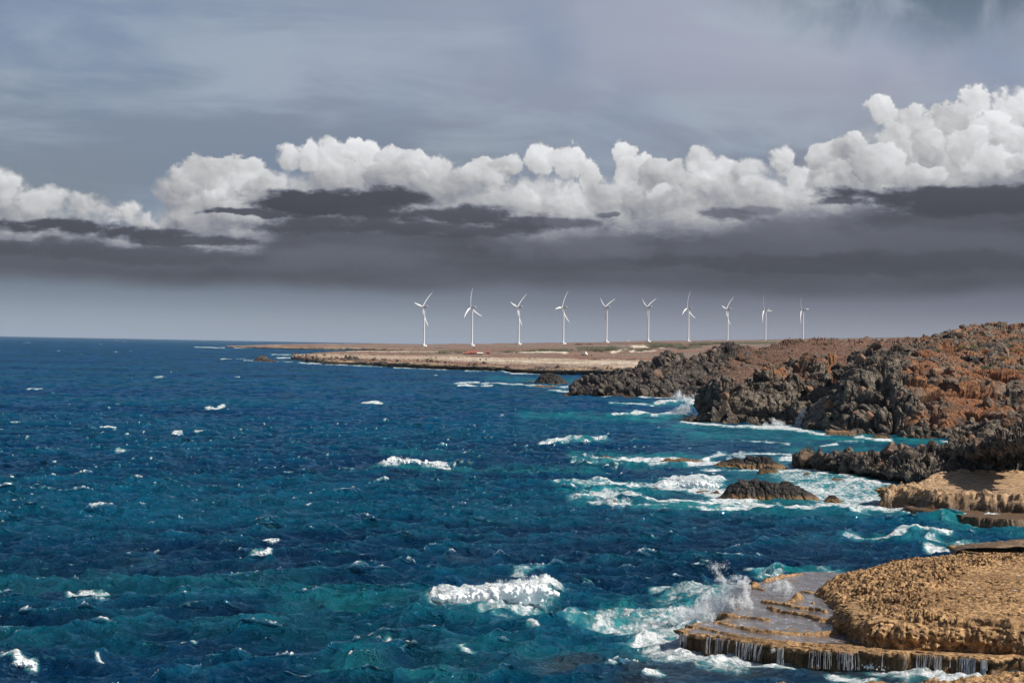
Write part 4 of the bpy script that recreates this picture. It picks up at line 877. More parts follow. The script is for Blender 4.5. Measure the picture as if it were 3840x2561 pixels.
def scatter(name, land, region, n_mass, size, n_big, big, label, group, mat, key, seed, sink=.3, pw=2.2, massname='rubble', place='', cellsn=(5, 4)):
    """region(px,py,P)->0..1 density.  The big ones are things, the rubble between them one mass."""
    o, P, N = land; r = R(seed)
    px, py = project(P); P = P.copy()
    # real surface incl. relief
    nr, nc = P.shape[:2]
    a = np.linalg.norm(np.cross(np.gradient(P, axis=1), np.gradient(P, axis=0)), axis=-1)
    vis = np.clip(region(px, py, P), 0, None)*np.maximum(a, 0)
    w = (vis/vis.sum()).ravel(); flat = P.reshape(-1, 3); NN = N.reshape(-1, 3)
    parts = []
    idx = r.choice(len(w), n_mass, p=w)
    for i in idx:
        s = size[0]*(1-r.rand())**(-1/pw); s = min(s, size[1])
        sub = 2 if s > size[0]*2.2 else 1
        V, Fc = SHAPES[sub][r.randint(14)]
        parts.append(((V*s*.5)@rot_m(r).T+flat[i]+NN[i]*s*(.5-sink), Fc))
    if parts:
        V, Fc = join(parts)
        m = mesh_obj(massname, V, Fc, mat); m.data.polygons.foreach_set('use_smooth', np.zeros(len(Fc), bool))
        tag(m, kind='stuff', label=label[1], cat='rubble')
    idx = r.choice(len(w), n_big, p=w)
    pos = []; made = []
    for i in idx:
        s = r.uniform(*big)
        p = flat[i]
        if any(np.linalg.norm(p-q) < (s+t)*.42 for q, t in pos): continue
        pos.append((p, s))
        b = bpy.data.objects.new('boulder', PM[key][r.randint(14)]); C.objects.link(b)
        q = p+NN[i]*s*(.5-sink)
        b.matrix_world = Matrix.Translation(q.tolist()) @ Matrix(rot_m(r).tolist()).to_4x4() @ Matrix.Diagonal((s*.5*r.uniform(.9, 1.2), s*.5, s*.5, 1))
        tag(b, label[0], 'boulder', group); made.append((b, *[float(v) for v in project(q)], s))
    # single each one out: by the patch of its slope it lies in and its size there
    if made:
        xs = np.array([m[1] for m in made]); ys = np.array([m[2] for m in made]); cells = {}
        nx, ny = cellsn
        for m in made:
            cx = min(nx-1, int((xs < m[1]).mean()*nx)); cy = min(ny-1, int((ys < m[2]).mean()*ny)); cells.setdefault((cx, cy), []).append(m)
        NX = {5: ['far left', 'left', 'middle', 'right', 'far right'], 3: ['left', 'middle', 'right']}[nx]; NY = {3: ['upper', 'middle', 'lower'], 4: ['top', 'upper', 'lower', 'bottom'], 2: ['upper', 'lower']}[ny]
        rk = ['largest', 'second largest', 'third largest', 'fourth largest', 'fifth largest', 'sixth largest', 'seventh largest', 'eighth largest', 'ninth largest', 'tenth largest', 'eleventh largest', 'twelfth largest', 'thirteenth largest', 'fourteenth largest', 'fifteenth largest', 'sixteenth largest', 'seventeenth largest']
        for (cx, cy), ms in cells.items():
            ms.sort(key=lambda m: -m[3])
            for i, m in enumerate(ms): m[0]['label'] = f"{rk[min(i, 16)]} boulder in the {NY[cy]} {NX[cx]} of {place}"
win = lambda px, py, x0, x1, y0, y1: (px > x0)*(px < x1)*(py > y0)*(py < y1)*1.0
scatter('rh', RH, lambda px, py, P: win(px, py, 3150, 3900, 1215, 1570)*(1+1.0*sstep(py, 1330, 1250))*sstep(px+(py-1400)*-.35, 3230, 3330), 3600, (.25, 1.7), 80, (1.2, 3.4),
        ('rust brown boulder lying on the orange slope of the large headland', 'rust brown rubble strewn over the orange slope of the large headland'), 'boulders on the rust slope', MAT['lava_boulder'], 'near', 11, place='the rust orange slope')
scatter('rh2', RH, lambda px, py, P: win(px, py, 3000, 3900, 1300, 1660)*np.clip(sstep(px+(py-1400)*-.35, 3460, 3250)+sstep(py, 1540, 1580), 0, 1)*(.12+sstep(px+(py-1400)*.5, 3150, 3230)), 700, (.5, 1.8), 40, (1.5, 3.2),
        ('dark grey boulder wedged in the sea cliff of the large headland', 'dark broken rock covering the sea cliff of the large headland'), 'boulders in the sea cliff of the large headland', MAT['lava_boulder'], 'near', 12, sink=.42, place='the cliff below the rust slope')
scatter('gh', GH, lambda px, py, P: win(px, py, 2560, 3180, 1330, 1600)*(.15+sstep(px, 2620, 2760)), 1100, (.4, 1.9), 44, (1.4, 3.4),
        ('grey and rust boulder on the middle headland beside the breaking surf', 'broken grey rock covering the middle headland beside the surf'), 'boulders on the middle headland', MAT['lava_boulder'], 'near', 13, sink=.38, place='the middle headland', cellsn=(5, 3))
scatter('mp', MP, lambda px, py, P: win(px, py, 2120, 2800, 1300, 1485)*(1.0-.75*sstep(px-(py-1400)*-1.2, 2520, 2700)), 1100, (1.0, 3.6), 36, (2.6, 5.5),
        ('dark boulder on the distant rocky point below the turbines', 'dark broken rock covering the distant rocky point'), 'boulders on the distant point', MAT['far_boulder'], 'far', 14, sink=.4, place='the distant dark rocky point', cellsn=(5, 2))
scatter('mp2', MP, lambda px, py, P: win(px, py, 2620, 3450, 1268, 1420)*(.25+1*sstep(fbm(P, 30, 3, 5), 0, .3)), 1100, (.5, 2.6), 0, (3, 6),
        ('', 'loose brown stones scattered over the long brown slope behind the headlands'), '', MAT['far_boulder'], 'far', 15, sink=.35)
scatter('bs', BS, lambda px, py, P: win(px, py, 2960, 3900, 1570, 1815), 1500, (.35, 1.8), 100, (1.2, 3.0),
        ('brown grey boulder piled on the low rocky spit behind the sandy ledge', 'small dark rocks between the boulders of the low rocky spit'), 'boulders piled on the low spit', MAT['lava_boulder'], 'near', 16, sink=.3, place='the low boulder spit', cellsn=(5, 4))

scatter('lp', LP, lambda px, py, P: win(px, py, 1100, 2500, 1330, 1410)*sstep(np.interp(px, PX, PW)-py, 34, 10)*(.06+sstep(fbm(P, 50, 3, 5), -.1, .3)), 650, (.8, 4), 0, (3, 6),
        ('', 'dark broken rocks along the cliff edge of the low plain'), '', MAT['far_boulder'], 'far', 17, sink=.3)
scatter('lp2', LP, lambda px, py, P: win(px, py, 1200, 2700, 1290, 1360)*(.04+sstep(fbm(P, 70, 4, 8), .1, .4)), 800, (.6, 2.4), 0, (3, 6),
        ('', 'scattered dark stones and dry tufts on the low plain'), '', MAT['far_boulder'], 'far', 18, sink=.3)
# ---------------------------------------------------------------- rocks standing in the sea
def sea_rock(pts, peak, label, mat='islet', thick=None, seed=1, wl=None, nu=110, nv=60, amp=1.0, group=None):
    """pts: silhouette from left waterline over the top to right waterline (photo pixels); wl: y of the waterline"""
    px = np.array([p[0] for p in pts], float); py = np.array([p[1] for p in pts], float)
    base = wl; cx = (px[0]+px[-1])/2
    c = at_z(cx, base, 0); d0 = c[1]
    W = (px[-1]-px[0])*d0/8000; T = thick or W*.45
    dc = d0+T*.5
    us = np.linspace(0, 1, nu); X = np.interp(us, (px-px[0])/(px[-1]-px[0]), px); Yt = np.interp(us, (px-px[0])/(px[-1]-px[0]), py)
    top = np.array([at_d(a, b, dc) for a, b in zip(X, Yt)])
    hz = np.maximum(top[:, 2], .05)
    a = np.linspace(-1, 1, nv)
    endw = np.sqrt(np.clip(1-(2*us-1)**4, .02, 1))
    P = np.zeros((nv, nu, 3))
    prof = np.clip(1-np.abs(a)**1.9, 0, 1)**.6
    for j in range(nu):
        P[:, j, 0] = top[j, 0]; P[:, j, 1] = dc + a*T*.5*endw[j]; P[:, j, 2] = -.8+(hz[j]+.8)*prof
    P[..., 0] = P[..., 0]*(P[..., 1]/dc)
    N = normals(P); N = N if N[..., 2].mean() > 0 else -N
    sz = max(W*.10, .35)
    b1, _ = blocky(P, sz, seed); b2, _ = blocky(P, sz*.4, seed+3)
    ed = np.clip(hz/max(hz.max(), .1), .25, 1)[None]
    P = P+N*((b1*sz*.32+b2*sz*.15+fbm(P, sz*1.5, 3, seed)*sz*.25)*amp*ed*.62)[..., None]
    o = mesh_obj('sea_rock', P.reshape(-1, 3), grid_faces(nv, nu), MAT[mat], smooth=False)
    return tag(o, label, 'rock', group)
sea_rock([(2692,1872),(2712,1850),(2728,1826),(2752,1812),(2780,1798),(2805,1800),(2830,1795),(2850,1804),(2880,1806),(2905,1808),(2935,1803),(2960,1808),(2985,1820),(3010,1830),(3035,1845),(3060,1858),(3085,1886)], 0, 'largest dark rock in the sea, tawny foot washed by white foam', seed=21, wl=1880, nu=200, nv=90)
sea_rock([(3080,1888),(3092,1872),(3110,1856),(3125,1853),(3145,1868),(3168,1888)], 0, 'small brown rock at the right end of the largest sea rock', seed=22, wl=1889)
sea_rock([(2655,1860),(2665,1845),(2690,1838),(2702,1848),(2706,1864)], 0, 'brown rock touching the left end of the largest sea rock', seed=23, wl=1863)
sea_rock([(2605,1846),(2625,1840),(2650,1838),(2670,1848)], 0, 'thin rock shelf awash left of the largest sea rock', seed=24, wl=1849)
sea_rock([(2660,1752),(2680,1740),(2710,1728),(2740,1722),(2755,1712),(2785,1720),(2810,1710),(2850,1708),(2880,1710),(2900,1722),(2925,1738),(2948,1752)], 0, 'dark grey rock in the surf just left of the low boulder spit', seed=25, wl=1756, nu=180, nv=80)
sea_rock([(2838,1775),(2850,1755),(2880,1745),(2905,1752),(2925,1774)], 0, 'tan brown rock in front of the dark grey surf rock', seed=26, wl=1776)
sea_rock([(2476,1729),(2500,1718),(2530,1722),(2560,1716),(2600,1722),(2640,1728)], 0, 'long thin brown rock shelf running left from the dark grey surf rock', seed=27, wl=1731)
sea_rock([(2250,1718),(2262,1707),(2280,1708),(2300,1718)], 0, 'tiny brown rock at the left end of the line of surf', seed=28, wl=1719)
sea_rock([(2292,1822),(2305,1812),(2325,1812),(2340,1822)], 0, 'small brown rock in the foam well left of the largest sea rock', seed=29, wl=1823)
sea_rock([(2428,1837),(2445,1826),(2462,1828),(2480,1837)], 0, 'small dark rock left of the breaking crest by the largest sea rock', seed=30, wl=1838)
sea_rock([(2252,1893),(2265,1876),(2290,1866),(2310,1872),(2330,1893)], 0, 'tan rock ringed by a patch of white foam', seed=31, wl=1894)
sea_rock([(3006,1786),(3016,1772),(3032,1770),(3046,1784)], 0, 'small round brown rock below the tip of the boulder spit', seed=32, wl=1785)
sea_rock([(3112,1806),(3125,1792),(3150,1794),(3180,1804)], 0, 'low brown rock in the foam below the boulder spit', seed=33, wl=1804)
sea_rock([(3090,1630),(3110,1616),(3160,1614),(3200,1618),(3215,1634)], 0, 'flat rust brown slab at the foot of the large headland', mat='lime', seed=34, wl=1634, amp=.4)
sea_rock([(3268,1643),(3280,1628),(3300,1622),(3320,1630),(3332,1643)], 0, 'small wet boulder in the surf at the foot of the large headland', seed=35, wl=1643)
sea_rock([(1998,1440),(2012,1420),(2030,1404),(2050,1396),(2072,1400),(2090,1404),(2110,1420),(2135,1438),(2180,1442)], 0, 'dark conical rock off the end of the distant rocky point', seed=36, wl=1442, nu=150)
sea_rock([(1988,1454),(2010,1444),(2040,1446),(2080,1446),(2110,1454)], 0, 'low brown reef in front of the dark conical rock', mat='lime', seed=37, wl=1454, amp=.5)
sea_rock([(1968,1432),(1985,1426),(2005,1430)], 0, 'tiny flat reef left of the dark conical rock', mat='lime', seed=38, wl=1433, amp=.4)
sea_rock([(2110,1482),(2130,1470),(2160,1470),(2190,1484)], 0, 'low wet reef at the tip of the distant rocky point', seed=39, wl=1483)
sea_rock([(950,1354),(960,1342),(972,1336),(986,1331),(996,1334),(1006,1344),(1034,1352),(1038,1355)], 0, 'lone rock islet far out left of the coast', mat='far_lava', seed=40, wl=1355)
sea_rock([(1262,1366),(1280,1352),(1290,1346),(1294,1332),(1299,1330),(1304,1340),(1312,1334),(1322,1338),(1334,1334),(1346,1342),(1362,1352),(1380,1366)], 0, 'jagged dark rock standing against the low sandy coast', mat='far_lava', seed=41, wl=1368)
sea_rock([(1880,1396),(1888,1378),(1902,1372),(1916,1380),(1924,1396)], 0, 'dark hump of rock below the sandy cliff edge', mat='far_lava', seed=42, wl=1397)
sea_rock([(3180,1600),(3190,1594),(3200,1600)], 0, 'round stone low on the cliff of the large headland', seed=43, wl=1700) if False else None

# ---------------------------------------------------------------- wind turbines
MAT['white'] = simple_mat('turbine_white', (.82, .84, .86), .35, .03, .2, .5)
MAT['grey'] = simple_mat('nacelle_grey', (.42, .45, .48), .5, .08, .5)
def ring_tube(path, rad, n=24, cap=True):
    """path of centres (m,3) along +Z-ish with (rx, ry) radii in world x/y"""
    a = np.linspace(0, 2*math.pi, n, endpoint=False); m = len(path)
    V = np.array([[p[0]+r[0]*math.cos(t), p[1]+r[1]*math.sin(t), p[2]] for p, r in zip(path, rad) for t in a])
    Fc = np.array([[i*n+j, i*n+(j+1) % n, (i+1)*n+(j+1) % n, (i+1)*n+j] for i in range(m-1) for j in range(n)])
    return V, Fc
def tower_mesh():
    zs = np.concatenate([[0], np.linspace(.0, 84, 22)])
    return ring_tube([(0, 0, z) for z in zs], [(2.1+(1.15-2.1)*z/84,)*2 for z in zs])
def blade_mesh():
    L = 44.; r = np.linspace(0, 1, 34)
    chord = np.interp(r, [0, .04, .10, .22, .5, .8, .95, 1], [2.2, 2.2, 3.0, 4.3, 3.1, 2.0, 1.2, .2])
    th = np.interp(r, [0, .04, .10, .22, .5, 1], [1.9, 1.9, 1.5, .9, .45, .06])
    tw = np.radians(np.interp(r, [0, .1, .25, .5, 1], [20, 20, 13, 6, 0])+8)
    n = 14; V = []
    for i, q in enumerate(r):
        # bends downwind (-Y is downwind in the rotor's own frame) towards the tip
        by = 2.6*q - 9.0*q**2.2
        for k in range(n):
            t = 2*math.pi*k/n; cx = chord[i]*.5*math.cos(t)+chord[i]*(.18 if q > .06 else 0)*min(1, (q-.03)*8); cy = th[i]*.5*math.sin(t)*(1-.35*math.cos(t))
            V.append([cx*math.cos(tw[i])-cy*math.sin(tw[i]), cx*math.sin(tw[i])+cy*math.cos(tw[i])+by, 1.2+q*L])
    Fc = np.array([[i*n+j, i*n+(j+1) % n, (i+1)*n+(j+1) % n, (i+1)*n+j] for i in range(len(r)-1) for j in range(n)])
    return np.array(V), Fc
def nacelle_mesh():
    # body along Y (upwind +Y), rounded-box sections
    ys = np.array([-9.3, -9.0, -8.2, -3, 0, 2.6, 3.4]); w = np.array([.8, 1.5, 1.8, 1.9, 1.9, 1.7, 1.2]); top = np.array([.9, 1.7, 2.0, 2.1, 2.0, 1.8, 1.2]); bot = np.array([-.2, -.7, -1.1, -1.7, -1.8, -1.6, -1.2])
    V = []; n = 20
    for y, a, t_, b_ in zip(ys, w, top, bot):
        for k in range(n):
            t = 2*math.pi*k/n; c, s_ = math.cos(t), math.sin(t); f = lambda v: math.copysign(abs(v)**.45, v)
            V.append([a*f(c), y, (t_ if s_ > 0 else -b_)*f(s_)])
    Fc = [[i*n+j, (i+1)*n+j, (i+1)*n+(j+1) % n, i*n+(j+1) % n] for i in range(len(ys)-1) for j in range(n)]
    return np.array(V), np.array(Fc)
def add_caps(o, rings, n):
    import bmesh
    bm = bmesh.new(); bm.from_mesh(o.data); bm.verts.ensure_lookup_table()
    for s in rings: bm.faces.new([bm.verts[s+i] for i in range(n)])
    bmesh.ops.recalc_face_normals(bm, faces=bm.faces); bm.to_mesh(o.data); bm.free()
def make_turbine():
    root = empty('wind_turbine'); tag(root, 'x', 'wind turbine', 'wind turbines standing in a row on the coast')
    mesh_obj('tower', *tower_mesh(), MAT['white'], root, smooth=True)
    V, Fc = ring_tube([(0, 0, -3), (0, 0, .6), (0, 0, .61), (0, 0, 1.0)], [(7, 7), (7, 7), (3.4, 3.4), (3.2, 3.2)])
    f = mesh_obj('foundation', V, Fc, MAT['white'], root); add_caps(f, [72], 24)
    nac = mesh_obj('nacelle', *nacelle_mesh(), MAT['grey'], root, smooth=True); add_caps(nac, [0, 120], 20)
    nac.location = (0, 0, 86)
    V, Fc = ring_tube([(0, -8.2, 2.0), (0, -8.2, 3.6)], [(.12, .12)]*2, 8)
    V2, F2 = ring_tube([(0, -6.8, 1.9), (0, -6.8, 3.2)], [(.9, .35)]*2, 8); V3, F3 = join([(V, Fc), (V2, F2)])
    mesh_obj('wind_mast', V3, F3, MAT['white'], nac)
    rot = empty('rotor'); rot.parent = root; rot.location = (0, 4.6, 86.2)
    a = np.linspace(0, math.pi/2, 8); pr = [(0, 0, 0)]
    prof = [(-1.6, 1.55)]+[(1.8*math.sin(t), 1.6*math.cos(t)+.0) for t in a]
    n = 20; V = np.array([[r*math.cos(2*math.pi*k/n), y, r*math.sin(2*math.pi*k/n)] for y, r in prof for k in range(n)])
    Fc = np.array([[i*n+j, (i+1)*n+j, (i+1)*n+(j+1) % n, i*n+(j+1) % n] for i in range(len(prof)-1) for j in range(n)])
    h = mesh_obj('hub', V, Fc, MAT['white'], rot, smooth=True)
    for k in range(3):
        bl = mesh_obj('blade', *blade_mesh(), MAT['white'], rot, smooth=True); bl.rotation_euler = (0, math.radians(120*k), 0)
    return root
proto = make_turbine()
TURB = [(1592,1150.4,41,1293),(1772,1152.8,-4,1293),(1947.5,1151.4,44,1290),(2114.6,1153,23,1287),(2276.6,1151.4,61,1284),(2433,1151.4,59,1279),(2583.5,1156,5,1280),(2730.5,1159,42,1278),(2872.4,1160.6,-26,1275),(3013,1160.6,-33,1272)]
TD = [4800, 4930, 5064, 5197, 5331, 5465, 5598, 5732, 5866, 6000]
TL = ['leftmost wind turbine, nearest the open sea, one blade pointing left', 'second wind turbine from the left, one blade straight up and two below like a star',
 'third wind turbine from the left, lowest blade against its tower', 'fourth wind turbine from the left, one blade drooping left, one right of its tower',
 'fifth wind turbine from the left, blades in a V, left of the truck', 'sixth wind turbine from the left, blades in a V, right of the truck',
 'seventh wind turbine from the left, blade straight up, above the green dune scrub', 'eighth wind turbine from the left, third from the right, blade raised to the upper right',
 'ninth wind turbine from the left, one blade level to the right and one hanging left', 'rightmost wind turbine of the row, above the dark outcrop on the brown slope']
def copy_tree(o, parent=None):
    c = o.copy(); C.objects.link(c)
    if parent: c.parent = parent
    for ch in list(o.children): copy_tree(ch, c)
    return c
protos = [proto]+[copy_tree(proto) for _ in TURB[1:]]
for (x, y, ph, by), d, lab, o in zip(TURB, TD, TL, protos):
    p = at_d(x, y, d); o.location = (p[0], p[1], p[2]-86.2)
    yaw = math.radians(59 if d < 5800 else 63)
    o.rotation_euler = (0, 0, yaw)       # the rotor faces the wind: away to the left
    o['label'] = lab
    for ch in o.children:
        if ch.name.startswith('rotor'): ch.rotation_euler = (0, math.radians(ph), 0)

# ---------------------------------------------------------------- spray, waterfalls
def water_white(name, trans=.35, col=(.93, .95, .97)):
    m, t, b = new_mat(name); t.n.remove(b)
    d = t.n.new('ShaderNodeBsdfDiffuse'); t.put(d.inputs['Color'], col)
    g = t.n.new('ShaderNodeNewGeometry');  tr = t.n.new('ShaderNodeBsdfTranslucent'); t.put(tr.inputs['Color'], col)
    mx = t.n.new('ShaderNodeMixShader'); mx.inputs[0].default_value = trans; t.l.new(d.outputs[0], mx.inputs[1]); t.l.new(tr.outputs[0], mx.inputs[2])
    t.l.new(mx.outputs[0], [q for q in t.n if q.type == 'OUTPUT_MATERIAL'][0].inputs[0]); return m
MAT['spray'] = water_white('spray_white', .45)
MAT['fall'] = water_white('falling_water', .3, (.62, .65, .70))
def spray(puffs, d, n, size, label, seed, up=.25, cat='spray'):
    n = int(n*2.2); size *= .62
    """puffs: (px, py, radius px, weight); drops gather in torn wisps round them"""
    r = R(seed); w = np.array([p[3]*p[2]**1.6 for p in puffs]); idx = r.choice(len(puffs), n, p=w/w.sum())
    c = np.array([at_d(p[0], p[1], d) for p in puffs]); rad = np.array([p[2] for p in puffs])*d/8000
    g = r.randn(n, 3); q = g/np.linalg.norm(g, axis=1, keepdims=True)*(r.rand(n, 1)**.55)*1.15
    P = c[idx]+q*rad[idx][:, None]*np.array([1, .8, 1])
    S = rad.mean()*1.2
    P += np.stack([fbm(P, S, 4, seed+k, .6) for k in (1, 2, 3)], -1)*S*.9
    keep = (fbm(P, S*.55, 4, seed+8, .65) > -.04-.25*r.rand(n)) & (P[:, 2] > .0)
    P = P[keep]; n = len(P)
    s = size*(.35+r.rand(n)**3*1.7)
    a = r.randn(n, 3, 3); V = (P[:, None]+a*s[:, None, None]*.6).reshape(-1, 3)
    o = mesh_obj('sea_spray', V, np.arange(3*n).reshape(-1, 3), MAT['spray'])
    return tag(o, label, cat, kind='stuff')
spray([(2745,2285,45,1),(2770,2245,42,1.3),(2772,2205,36,1.4),(2735,2215,30,.9),(2700,2260,45,.9),(2650,2290,48,1),(2600,2310,45,.8),(2640,2262,28,.6),(2560,2325,36,.5),(2705,2180,28,.25),(2700,2150,24,.16),(2720,2125,20,.08),(2680,2130,22,.08),(2760,2180,24,.6),(2690,2320,40,.9)],
      139, 170000, .032, 'tall burst of white spray breaking over the seaward side of the coral ledge', 1)
spray([(2890,2210,22,1),(2920,2200,26,1.2),(2950,2208,24,1),(2915,2180,14,.25),(2945,2184,14,.25)], 146, 16000, .035, 'small round burst of spray standing on the wet terrace', 2)
spray([(2905,1590,16,1),(2903,1574,8,.5),(2930,1597,18,.8),(2870,1598,14,.5)], 498, 9000, .09, 'low splash of surf at the foot of the middle headland', 3)
spray([(2995,1578,14,.6),(3005,1555,13,.8),(3018,1542,10,.8),(2990,1595,14,.5)], 500, 9000, .08, 'white water running down the cleft between the two headlands', 4)
spray([(2540,1548,26,.6),(2565,1535,22,.5),(2575,1515,18,.35),(2520,1556,20,.4)], 560, 14000, .10, 'drifting spray left of the shadowed face of the middle headland', 5)
spray([(2540,1494,16,1),(2545,1480,11,1),(2530,1500,20,.8),(2570,1500,20,.5),(2600,1492,16,.3)], 745, 9000, .14, 'curling white plume of surf by the distant rocky point', 6)
spray([(3692,1640,12,1),(3695,1625,8,1)], 432, 3500, .07, 'small white jet of surf in a notch of the large headland', 7)
spray([(2605,1805,14,1),(2620,1800,12,.6),(2580,1812,16,.8),(2645,1812,14,.4)], 262, 9000, .05, 'crest of spray behind the left end of the largest sea rock', 8)
spray([(2780,1706,14,.6),(2760,1710,10,.6),(2735,1720,10,.5)], 330, 5000, .06, 'spray thrown over the dark grey rock by the boulder spit', 9)
spray([(1905,2195,12,.8),(1880,2200,16,.9),(2000,2185,10,.6),(1960,2195,14,.5),(2060,2205,8,.4),(1700,2228,14,.6),(2030,2215,24,.4),(1940,2205,26,.5),(1800,2225,20,.4)], 151, 16000, .035, 'shreds of spray torn off the big breaking wave', 10)
spray([(1530,1726,8,1),(1510,1730,8,.6)], 300, 2500, .06, 'small burst of spray on the far whitecap in mid bay', 11)
spray([(2290,1874,26,1),(2250,1880,16,.6),(2350,1880,16,.6)], 237, 6000, .05, 'foam boiling over the tan rock in the surf', 12)
spray([(110,2474,10,1),(90,2480,9,.8),(60,2484,8,.4)], 119, 4000, .03, 'spray off the whitecap in the bottom left of the view', 13)
spray([(2900,2440,10,.5),(3400,2500,26,.5),(3480,2512,24,.5),(3300,2500,22,.4),(3560,2530,18,.5)], 122, 7000, .025, 'churned foam in the channel in front of the coral ledge', 14)

MAT['foam'] = simple_mat('wave_foam', (.90, .93, .95), .9, .03, 3, .1)
def billows(puffs, d, n, size, label, seed):
    n = int(n*.8) if n > 500 else int(n*.55)
    """tumbling foam of a breaking crest: many overlapping lumps"""
    r = R(seed); w = np.array([p[2]*p[3] for p in puffs]); idx = r.choice(len(puffs), n, p=w/w.sum()); parts = []
    lum = [(lambda V: V*(1+.6*fbm(V*1.0+k*9, .6, 4, k, .7))[:, None])(ICO[2][0]/np.linalg.norm(ICO[2][0], axis=1, keepdims=True)) for k in range(8)]
    for k in np.repeat(idx, 2):
        p = puffs[k]; c = at_d(p[0], p[1], d)+np.array([r.randn()*p[2]*.9, r.randn()*p[2]*.5, r.randn()*p[2]*.30])*d/8000
        s = size*(.22+r.rand()**3*.75); parts.append(((lum[r.randint(8)]*np.array([1.2, 1, .8])*s)@rot_m(r).T+c, ICO[2][1]))
    V, Fc = join(parts); spray([(a, b-c*.15, c*1.15, e) for a, b, c, e in puffs], d, n*16, size*.20, label.replace('foam', 'droplets').replace('crest', 'fringe')+' flying', seed+50)
    o = mesh_obj('wave_foam', V, Fc, MAT['foam'], smooth=True); tag(o, label, 'foam', kind='stuff')
    m = o.modifiers.new('merge', 'REMESH'); m.mode = 'VOXEL'; m.voxel_size = size*.20; m.use_smooth_shade = True
    m = o.modifiers.new('soften', 'SMOOTH'); m.factor = .6; m.iterations = 8
    tx = bpy.data.textures.new('ripple', 'CLOUDS'); tx.noise_scale = size*.9; tx.noise_depth = 4
    m = o.modifiers.new('ruffle', 'DISPLACE'); m.texture = tx; m.strength = size*.6; m.mid_level = .5; m.texture_coords = 'GLOBAL'
billows([(1655,2240,16,1),(1700,2242,22,1),(1750,2238,18,.8),(1790,2246,22,1),(1830,2238,30,1),(1870,2228,34,1.1),(1910,2220,36,1.2),(1950,2216,36,1.2),(1990,2214,34,1.1),(2030,2216,26,1),(2055,2224,14,.7),(1900,2250,30,1),(1960,2252,26,1),(1840,2262,18,.8),(2000,2244,24,.9)],
        148, 900, .27, 'thick white foam tumbling off the big breaking wave', 21)
billows([(2570,1822,14,1),(2600,1812,18,1.2),(2630,1814,16,1),(2660,1824,14,.8)], 262, 180, .30, 'white crest of foam breaking against the left end of the largest sea rock', 22)
billows([(60,2490,14,1),(95,2484,16,1.2),(120,2490,12,1)], 117, 160, .12, 'small whitecap crest in the bottom left of the view', 23)
billows([(965,2078,7,.8),(985,2074,9,1)], 176, 50, .12, 'lower of the two small whitecaps left of centre', 24)
billows([(1020,2031,8,1),(1034,2029,7,.8)], 186, 50, .12, 'upper of the two small whitecaps left of centre', 25)
billows([(1475,1734,12,.8),(1510,1730,14,1),(1535,1728,12,1),(1600,1738,14,.5),(1660,1745,14,.4)], 300, 130, .22, 'long white crest breaking in the middle of the bay', 26)
billows([(3260,2496,18,1),(3320,2504,22,1),(3400,2508,24,1),(3470,2514,22,1),(3540,2526,20,1),(3600,2538,16,1)], 121, 380, .10, 'boiling white water under the wide waterfall curtain', 27)
billows([(2060,1660,8,1),(2120,1657,9,1),(2190,1652,9,1),(2240,1648,8,1)], 385, 110, .22, 'white crest in the bay off the middle headland', 28)

Q, QN, QW = FACE
lipP = np.concatenate([Q+QN*(QW[:, None]*1.0+.06), np.full((len(Q), 1), .95)], 1); lipx, lipy = project(lipP)
fr = QN[:, 1] < -.2
def fall(x0, x1, n, label, seed, wide=1.0, lean=0):
    r = R(seed); parts = []; cc = r.rand(max(2, n//2))
    for k in range(int(n*1.9)):
        x = x0+(x1-x0)*np.clip(cc[r.randint(len(cc))]+r.randn()*.09, 0, 1)
        j = np.argmin(np.abs(lipx-x)+(~fr)*1e4)
        p = lipP[j]; nr = np.append(QN[j], 0); h = p[2]-.02; m = 9
        wd = r.uniform(.003, .013)*wide; ln = r.uniform(.25, 1.0) if r.rand() < .6 else 1.0
        tt = np.array([-QN[j][1], QN[j][0], 0]); V = []
        ph = r.rand()*6
        for i in range(m):
            q = i/(m-1)*ln; z = p[2]+.02-q*h*1.05
            out = .10+.10*q*(2-q); c = p+nr*out+tt*(.012*math.sin(ph+q*4)+lean*q*.25); w = wd*(.5+1.1*q)*(1+.4*math.sin(ph*3+q*11))
            for a in (-1, -.3, .3, 1): V.append([*(c+tt*w*a+nr*.02*(1-a*a))[:2], z])
        parts.append((np.array(V), grid_faces(m, 4)))
    V, Fc = join(parts)
    tag(mesh_obj('waterfall', V, Fc, MAT['fall'], smooth=True), label, 'waterfall', 'thin waterfalls draining off the ledge')
for i, a in enumerate([(2555,2602,6,'thin trickles of water off the leftmost tip of the ledge',.9),(2655,2674,5,'narrow bright waterfall near the left end of the ledge',1.3),(2690,2725,6,'faint trickles right of the narrow bright waterfall',.7),
    (2738,2752,2,'single thin thread of water left of the forked waterfall',1.0),(2762,2780,4,'straight thin waterfall left of the broad white curtain',1.2),(2788,2842,14,'broad white curtain of many threads on the left half of the ledge',1.1),
    (2852,2872,4,'slanting fan of water right of the broad white curtain',1.2),(2918,2950,8,'bright double waterfall in the middle of the left half of the ledge',1.4),(3040,3120,14,'row of short threads of water under the middle of the ledge',1.0),
    (3140,3222,16,'white cascade pouring into the churned foam',1.2),(3295,3312,2,'two lone threads of water below the foot of the tan mound',.8),(3385,3400,2,'lone thin thread left of the wide right hand curtain',.9),
    (3436,3530,20,'left part of the wide curtain of water near the right end of the ledge',1.0),(3535,3660,26,'tall right part of the wide curtain of water near the right end of the ledge',1.3),(3678,3720,9,'rightmost waterfall, bright and close to the rock wall',1.4)]):
    fall(a[0], a[1], a[2], a[3], 700+i, a[4], lean=(-1 if i == 6 else 0))

